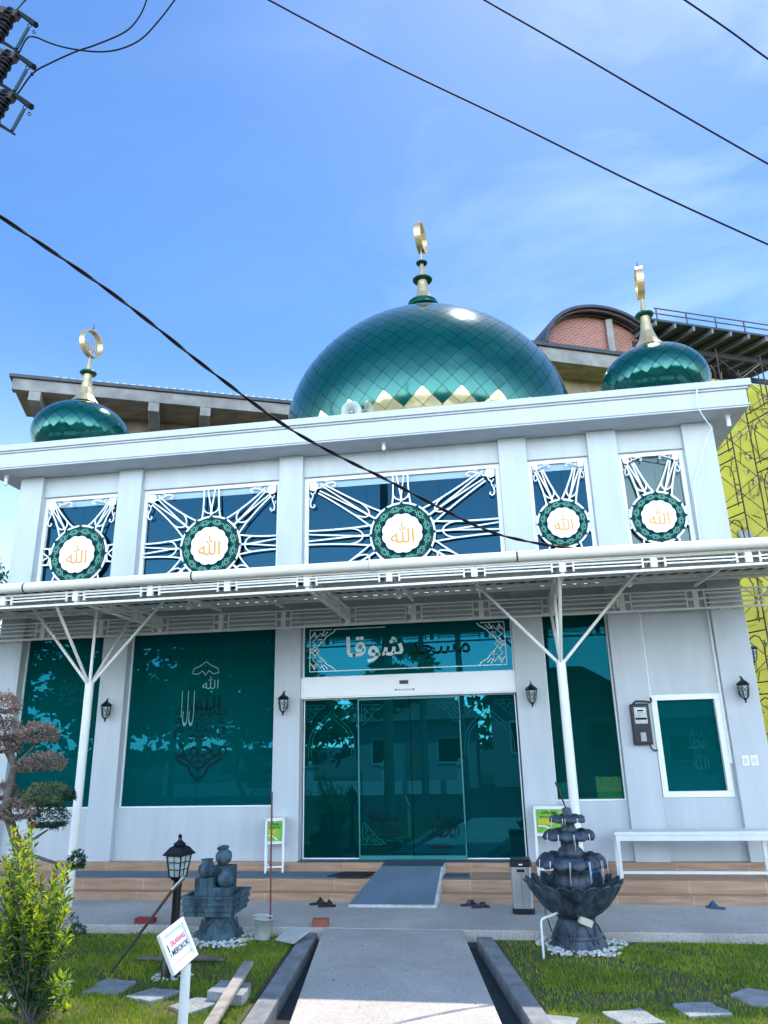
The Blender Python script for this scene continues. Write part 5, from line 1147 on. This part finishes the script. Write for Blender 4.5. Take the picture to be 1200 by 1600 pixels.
for i in range(4):
    for k in range(9):
        p = O+dv*(-.5+i*1.7)-nv*(1.35); z = k*1.75
        if z > zt-.2 and i == 0 or k == 8: continue
        lb = 'rusty scaffold frame against the yellow film, %s level, %s column' % (['ground', 'second', 'third', 'fourth', 'fifth', 'sixth', 'seventh', 'eighth', 'top'][k], ['leftmost', 'second', 'third', 'rightmost'][i])
        if first: sf.location = (p.x, p.y, z); sf.rotation_euler[2] = ang; sf['label'] = lb; first = False
        else: dup(sf, (p.x, p.y, z), ang, lb)
far = root('tree', (-14.5, 19, 0), 'dark tree showing its leaves beyond the far left corner of the mosque', 'tree')
b = MB(); rr = random.Random(9); c = at(-12, 925, 19); 
for dx, dz, r in ((0, 0, .8), (-.8, .5, .9), (-.3, -1.2, 1.0), (-1.2, -1.0, 1.2)): pad(b, c+Vc((dx, 0, dz)), r, r*.8, 420, .16, .08, rr, 0)
b.build('crown', [LD], far); MB().tube([(c.x-.5, 19, -.3), (c.x-.4, 19, c.z)], [.18, .08], 8).build('trunk', BARK, far)

# ------------------------------------------------------------------ power lines
CBL = mat('cable_black', (.006, .006, .009), .7, spec=.2)
def smooth(pts, k=6):
    o = []; n = len(pts)
    for i in range(n-1):
        p0, p1, p2, p3 = pts[max(i-1, 0)], pts[i], pts[i+1], pts[min(i+2, n-1)]
        for j in range(k):
            t = j/k; o.append(.5*((2*p1)+(p2-p0)*t+(2*p0-5*p1+4*p2-p3)*t*t+(3*p1-p0-3*p2+p3)*t**3))
    return o+[pts[-1]]
def cable(pxs, r, label, strands=1):
    pts = smooth([at(*p) for p in pxs])
    b = MB()
    if strands == 1: b.tube(pts, r, 7)
    else:
        fine = smooth(pts, 4); ln_ = 0; A_ = [[], []]
        for i, p in enumerate(fine):
            d = (fine[min(i+1, len(fine)-1)]-fine[max(i-1, 0)]).normalized(); s = d.cross(Vc((0, 0, 1))).normalized(); u = s.cross(d)
            if i: ln_ += (p-fine[i-1]).length
            for q in (0, 1): a = ln_*9+pi*q; A_[q].append(p+(s*cos(a)+u*sin(a))*r*.9)
        for q in (0, 1): b.tube(A_[q], r, 6)
    tag(b.build('power_cable', CBL, origin=tuple(pts[0])), label, 'cable')
cable([(-60, 300, 4.6), (0, 338, 4.9), (150, 440, 5.5), (240, 508, 5.9), (330, 580, 6.4), (450, 668, 7.1), (540, 718, 7.7), (600, 747.5, 8.1), (700, 800, 8.7), (770, 832, 9.1), (840, 849, 9.4), (895, 857, 9.4)], .011, 'twisted black service cable drooping from the left edge to the canopy gutter', 2)
cable([(380, -22, 6.6), (420, 0, 6.7), (600, 95, 7.1), (800, 191, 7.6), (1000, 290, 8.1), (1200, 382, 8.6), (1300, 425, 8.9)], .012, 'long black cable crossing the sky from top centre to the right edge')
cable([(700, -35, 6.6), (757, 0, 6.8), (900, 82, 7.1), (1050, 170, 7.5), (1200, 256, 7.9), (1300, 310, 8.2)], .011, 'black cable crossing the upper right of the sky')
cable([(1030, -25, 6.2), (1070, 0, 6.3), (1140, 48, 6.5), (1200, 92, 6.7), (1300, 160, 7)], .010, 'short black cable cutting the top right corner of the sky')
cable([(235, -30, 3.6), (229, 0, 3.6), (217, 27, 3.6), (195, 50, 3.55), (150, 70, 3.5), (120, 80, 3.5), (80, 98, 3.4), (52, 114, 3.35), (30, 143, 3.3), (22, 152, 3.3)], .0055, 'black jumper wire rising steeply to the top edge from the middle fuse holder')
cable([(310, -50, 3.6), (273, 0, 3.6), (250, 30, 3.6), (222, 60, 3.55), (190, 76, 3.5), (155, 81, 3.5), (110, 76, 3.4), (80, 68, 3.4), (55, 58, 3.35), (42, 60, 3.3), (30, 82, 3.3)], .0055, 'black jumper wire looping out from the upper fuse holder')
cable([(60, -18, 3.4), (40, 0, 3.35), (26, 16, 3.3)], .005, 'short black wire at the very top left corner')
pp = root('power_pole', (-3.4, 3.3, -.3), 'power pole hardware with three black fuse holders in the top left corner', 'power pole')
q = at(-55, 100, 3.3); MB().lathe([(.16, -.34), (.12, 12)], (q.x, q.y, 0), 16).build('pole', CONC, pp)
BL2 = mat('insulator_black', (.004, .004, .008), .5, spec=.2)
for k, (dx, dy) in enumerate(((0, 0), (-3, 66), (-7, 128))):
    g = lambda x, y, Y=3.3: at(x+dx, y+dy, Y)
    MB().bar(g(-50, 5), g(28, 25), .05, .05).build('crossarm', SCAF, pp)
    f = MB(); c0, c1 = g(20, 18), g(-6, 62)
    for i in range(9):
        t = i/8; p = c0.lerp(c1, t); f.tube([p, c0.lerp(c1, min(1, t+.06))], .046 if i % 2 else .038, 12)
    f.tube([c0, c1], .03, 10); ff = f.build('fuse_insulator', BL2, pp)
    MB().tube([g(26, 17), g(44, 30), g(56, 39)], [.014, .019, .021], 8).build('fuse_head', mat('fuse_head_black', (.008, .022, .022), .6, spec=.15), ff)
    MB().tube([g(44, 44), g(26, 76)], .011, 8).build('fuse_tube', mat('fuse_blue', (.03, .07, .10), .6, spec=.2), ff)
    MB().tube([g(46, 40)+(CR*cos(a)+CU*sin(a))*.012 for a in [2*pi*i/12 for i in range(13)]], .003, 5).build('contact_ring', BL2, ff)
    MB().tube([g(53, 50)+(CR*cos(a)+CU*sin(a))*.010 for a in [2*pi*i/12 for i in range(13)]], .003, 5).build('pull_ring', BL2, ff)
    MB().tube([g(5, 66), g(18, 74), g(30, 82)], [.012, .010, .007], 7).build('lower_contact', BL2, ff)

# ------------------------------------------------------------------ the far side of the street (seen in the glass)
def street_tree(x, y, h, r, seed, label):
    t = root('street_tree', (x, y, -.3), label, 'tree', 'trees across the street'); rr = random.Random(seed); b = MB()
    for i in range(9):
        a = rr.uniform(0, 2*pi); k = rr.uniform(0, .7)*r; pad(b, (x+k*cos(a), y+k*sin(a), h*.62+rr.uniform(-.25, .38)*h), r*.62, r*.52, 620, .5, .28, rr, 0 if rr.random() < .5 else 1)
    b.build('crown', [LG, LD], t); w_ = MB().tube([(x, y, -.35), (x+.1, y, h*.35), (x, y, h*.7)], [.22, .16, .08], 8)
    for i in range(4): a = i*1.6; w_.tube([(x+.1, y, h*.35), (x+r*.5*cos(a), y+r*.5*sin(a), h*.65)], [.1, .04], 6)
    w_.build('trunk', BARK, t)
for i, (x, y, h, r) in enumerate(((-22, -13, 7.5, 3.2), (-16.5, -14, 8.5, 3.4), (-11.5, -12, 7.0, 2.8), (-27, -10, 8, 3.5), (-6.2, -16, 6.0, 2.5), (14, -16, 6.5, 3.0), (20, -14, 7.5, 3.3), (-33, -14, 8, 3.5))):
    street_tree(x, y, h, r, i, ['broad', 'tall', 'low', 'far', 'small', 'round', 'wide', 'outer'][i]+' green tree across the street mirrored in the glass')
def house(x, y, w_, d, h, label, roofc, wallc):
    t = root('house', (x, y, -.3), label, 'house', 'houses across the street')
    MB().box(x-w_/2, x+w_/2, y-d/2, y+d/2, -.3, h).build('wall', wallc, t)
    rf = MB(); e = .5; rh = h*.45; V_ = [(x-w_/2-e, y-d/2-e, h), (x+w_/2+e, y-d/2-e, h), (x+w_/2+e, y+d/2+e, h), (x-w_/2-e, y+d/2+e, h), (x-w_/4, y, h+rh), (x+w_/4, y, h+rh)]
    rf.add(V_, [(0, 1, 5, 4), (1, 2, 5), (2, 3, 4, 5), (3, 0, 4), (3, 2, 1, 0)]); rf.build('roof', roofc, t)
    for dx in (-w_*.28, w_*.28): f = MB().box(x+dx-.6, x+dx+.6, y+d/2, y+d/2+.05, h*.35, h*.75).build('window', WHITE, t); MB().box(x+dx-.52, x+dx+.52, y+d/2+.052, y+d/2+.06, h*.38, h*.72).build('pane', GL_UP, f)
    MB().box(x-.5, x+.5, y+d/2, y+d/2+.06, -.28, h*.66).build('door', WOODP, t)
b = MB(); rr = random.Random(21)
for i in range(46): pad(b, (-62+i*3.0, -30+rr.uniform(-3, 3), rr.uniform(1.5, 4.0)), 2.6, rr.uniform(1.8, 3.4), 120, 1.0, .6, rr, i % 2)
tag(b.build('far_treeline', [LD, LG], origin=(0, -30, 0)), 'dark mass of far trees mirrored low in the glass', 'treeline', kind='stuff')
house(-4.5, -15.5, 6, 5, 3.2, 'white house with a grey hipped roof across the street', KERB, WALL)
house(2.8, -18, 7, 6, 4.2, 'pale house with a dark hipped roof across the street', DKSTEEL, mat('pale_house', (.45, .5, .48), .8))
house(9.5, -15, 5, 5, 3.0, 'low house with a stone grey roof across the street', STONE, mat('cream_house', (.6, .55, .45), .8))
wl2 = root('garden_wall', (0, -9.3, -.3), 'low white street wall with ball-topped posts mirrored in the glass', 'wall')
MB().box(-16, -2.2, -9.5, -9.35, -.3, .55).box(2.0, 14, -9.5, -9.35, -.3, .55).build('wall_panel', WHITE, wl2)
for x in (-16, -12.5, -9, -5.5, -2.1, 1.9, 5.4, 9, 12.5): 
    p_ = MB().box(x-.16, x+.16, -9.6, -9.28, -.3, 1.15).box(x-.22, x+.22, -9.66, -9.22, 1.152, 1.22).build('wall_post', WHITE, wl2); MB().sphere((x, -9.44, 1.33), .12, 14).build('ball_cap', WHITE, p_)
for x, y, lb in ((-3.3, -6.0, 'left grey concrete utility pole across the street mirrored in the door'), (-1.75, -6.4, 'right grey concrete utility pole across the street mirrored in the door')):
    t = root('utility_pole', (x, y, -.3), lb, 'pole'); MB().lathe([(.16, -.32), (.10, 9)], (x, y, 0), 14).build('pole', KERB, t); MB().bar((x-.9, y, 8.2), (x+.9, y, 8.2), .1).build('crossarm', SCAF, t)
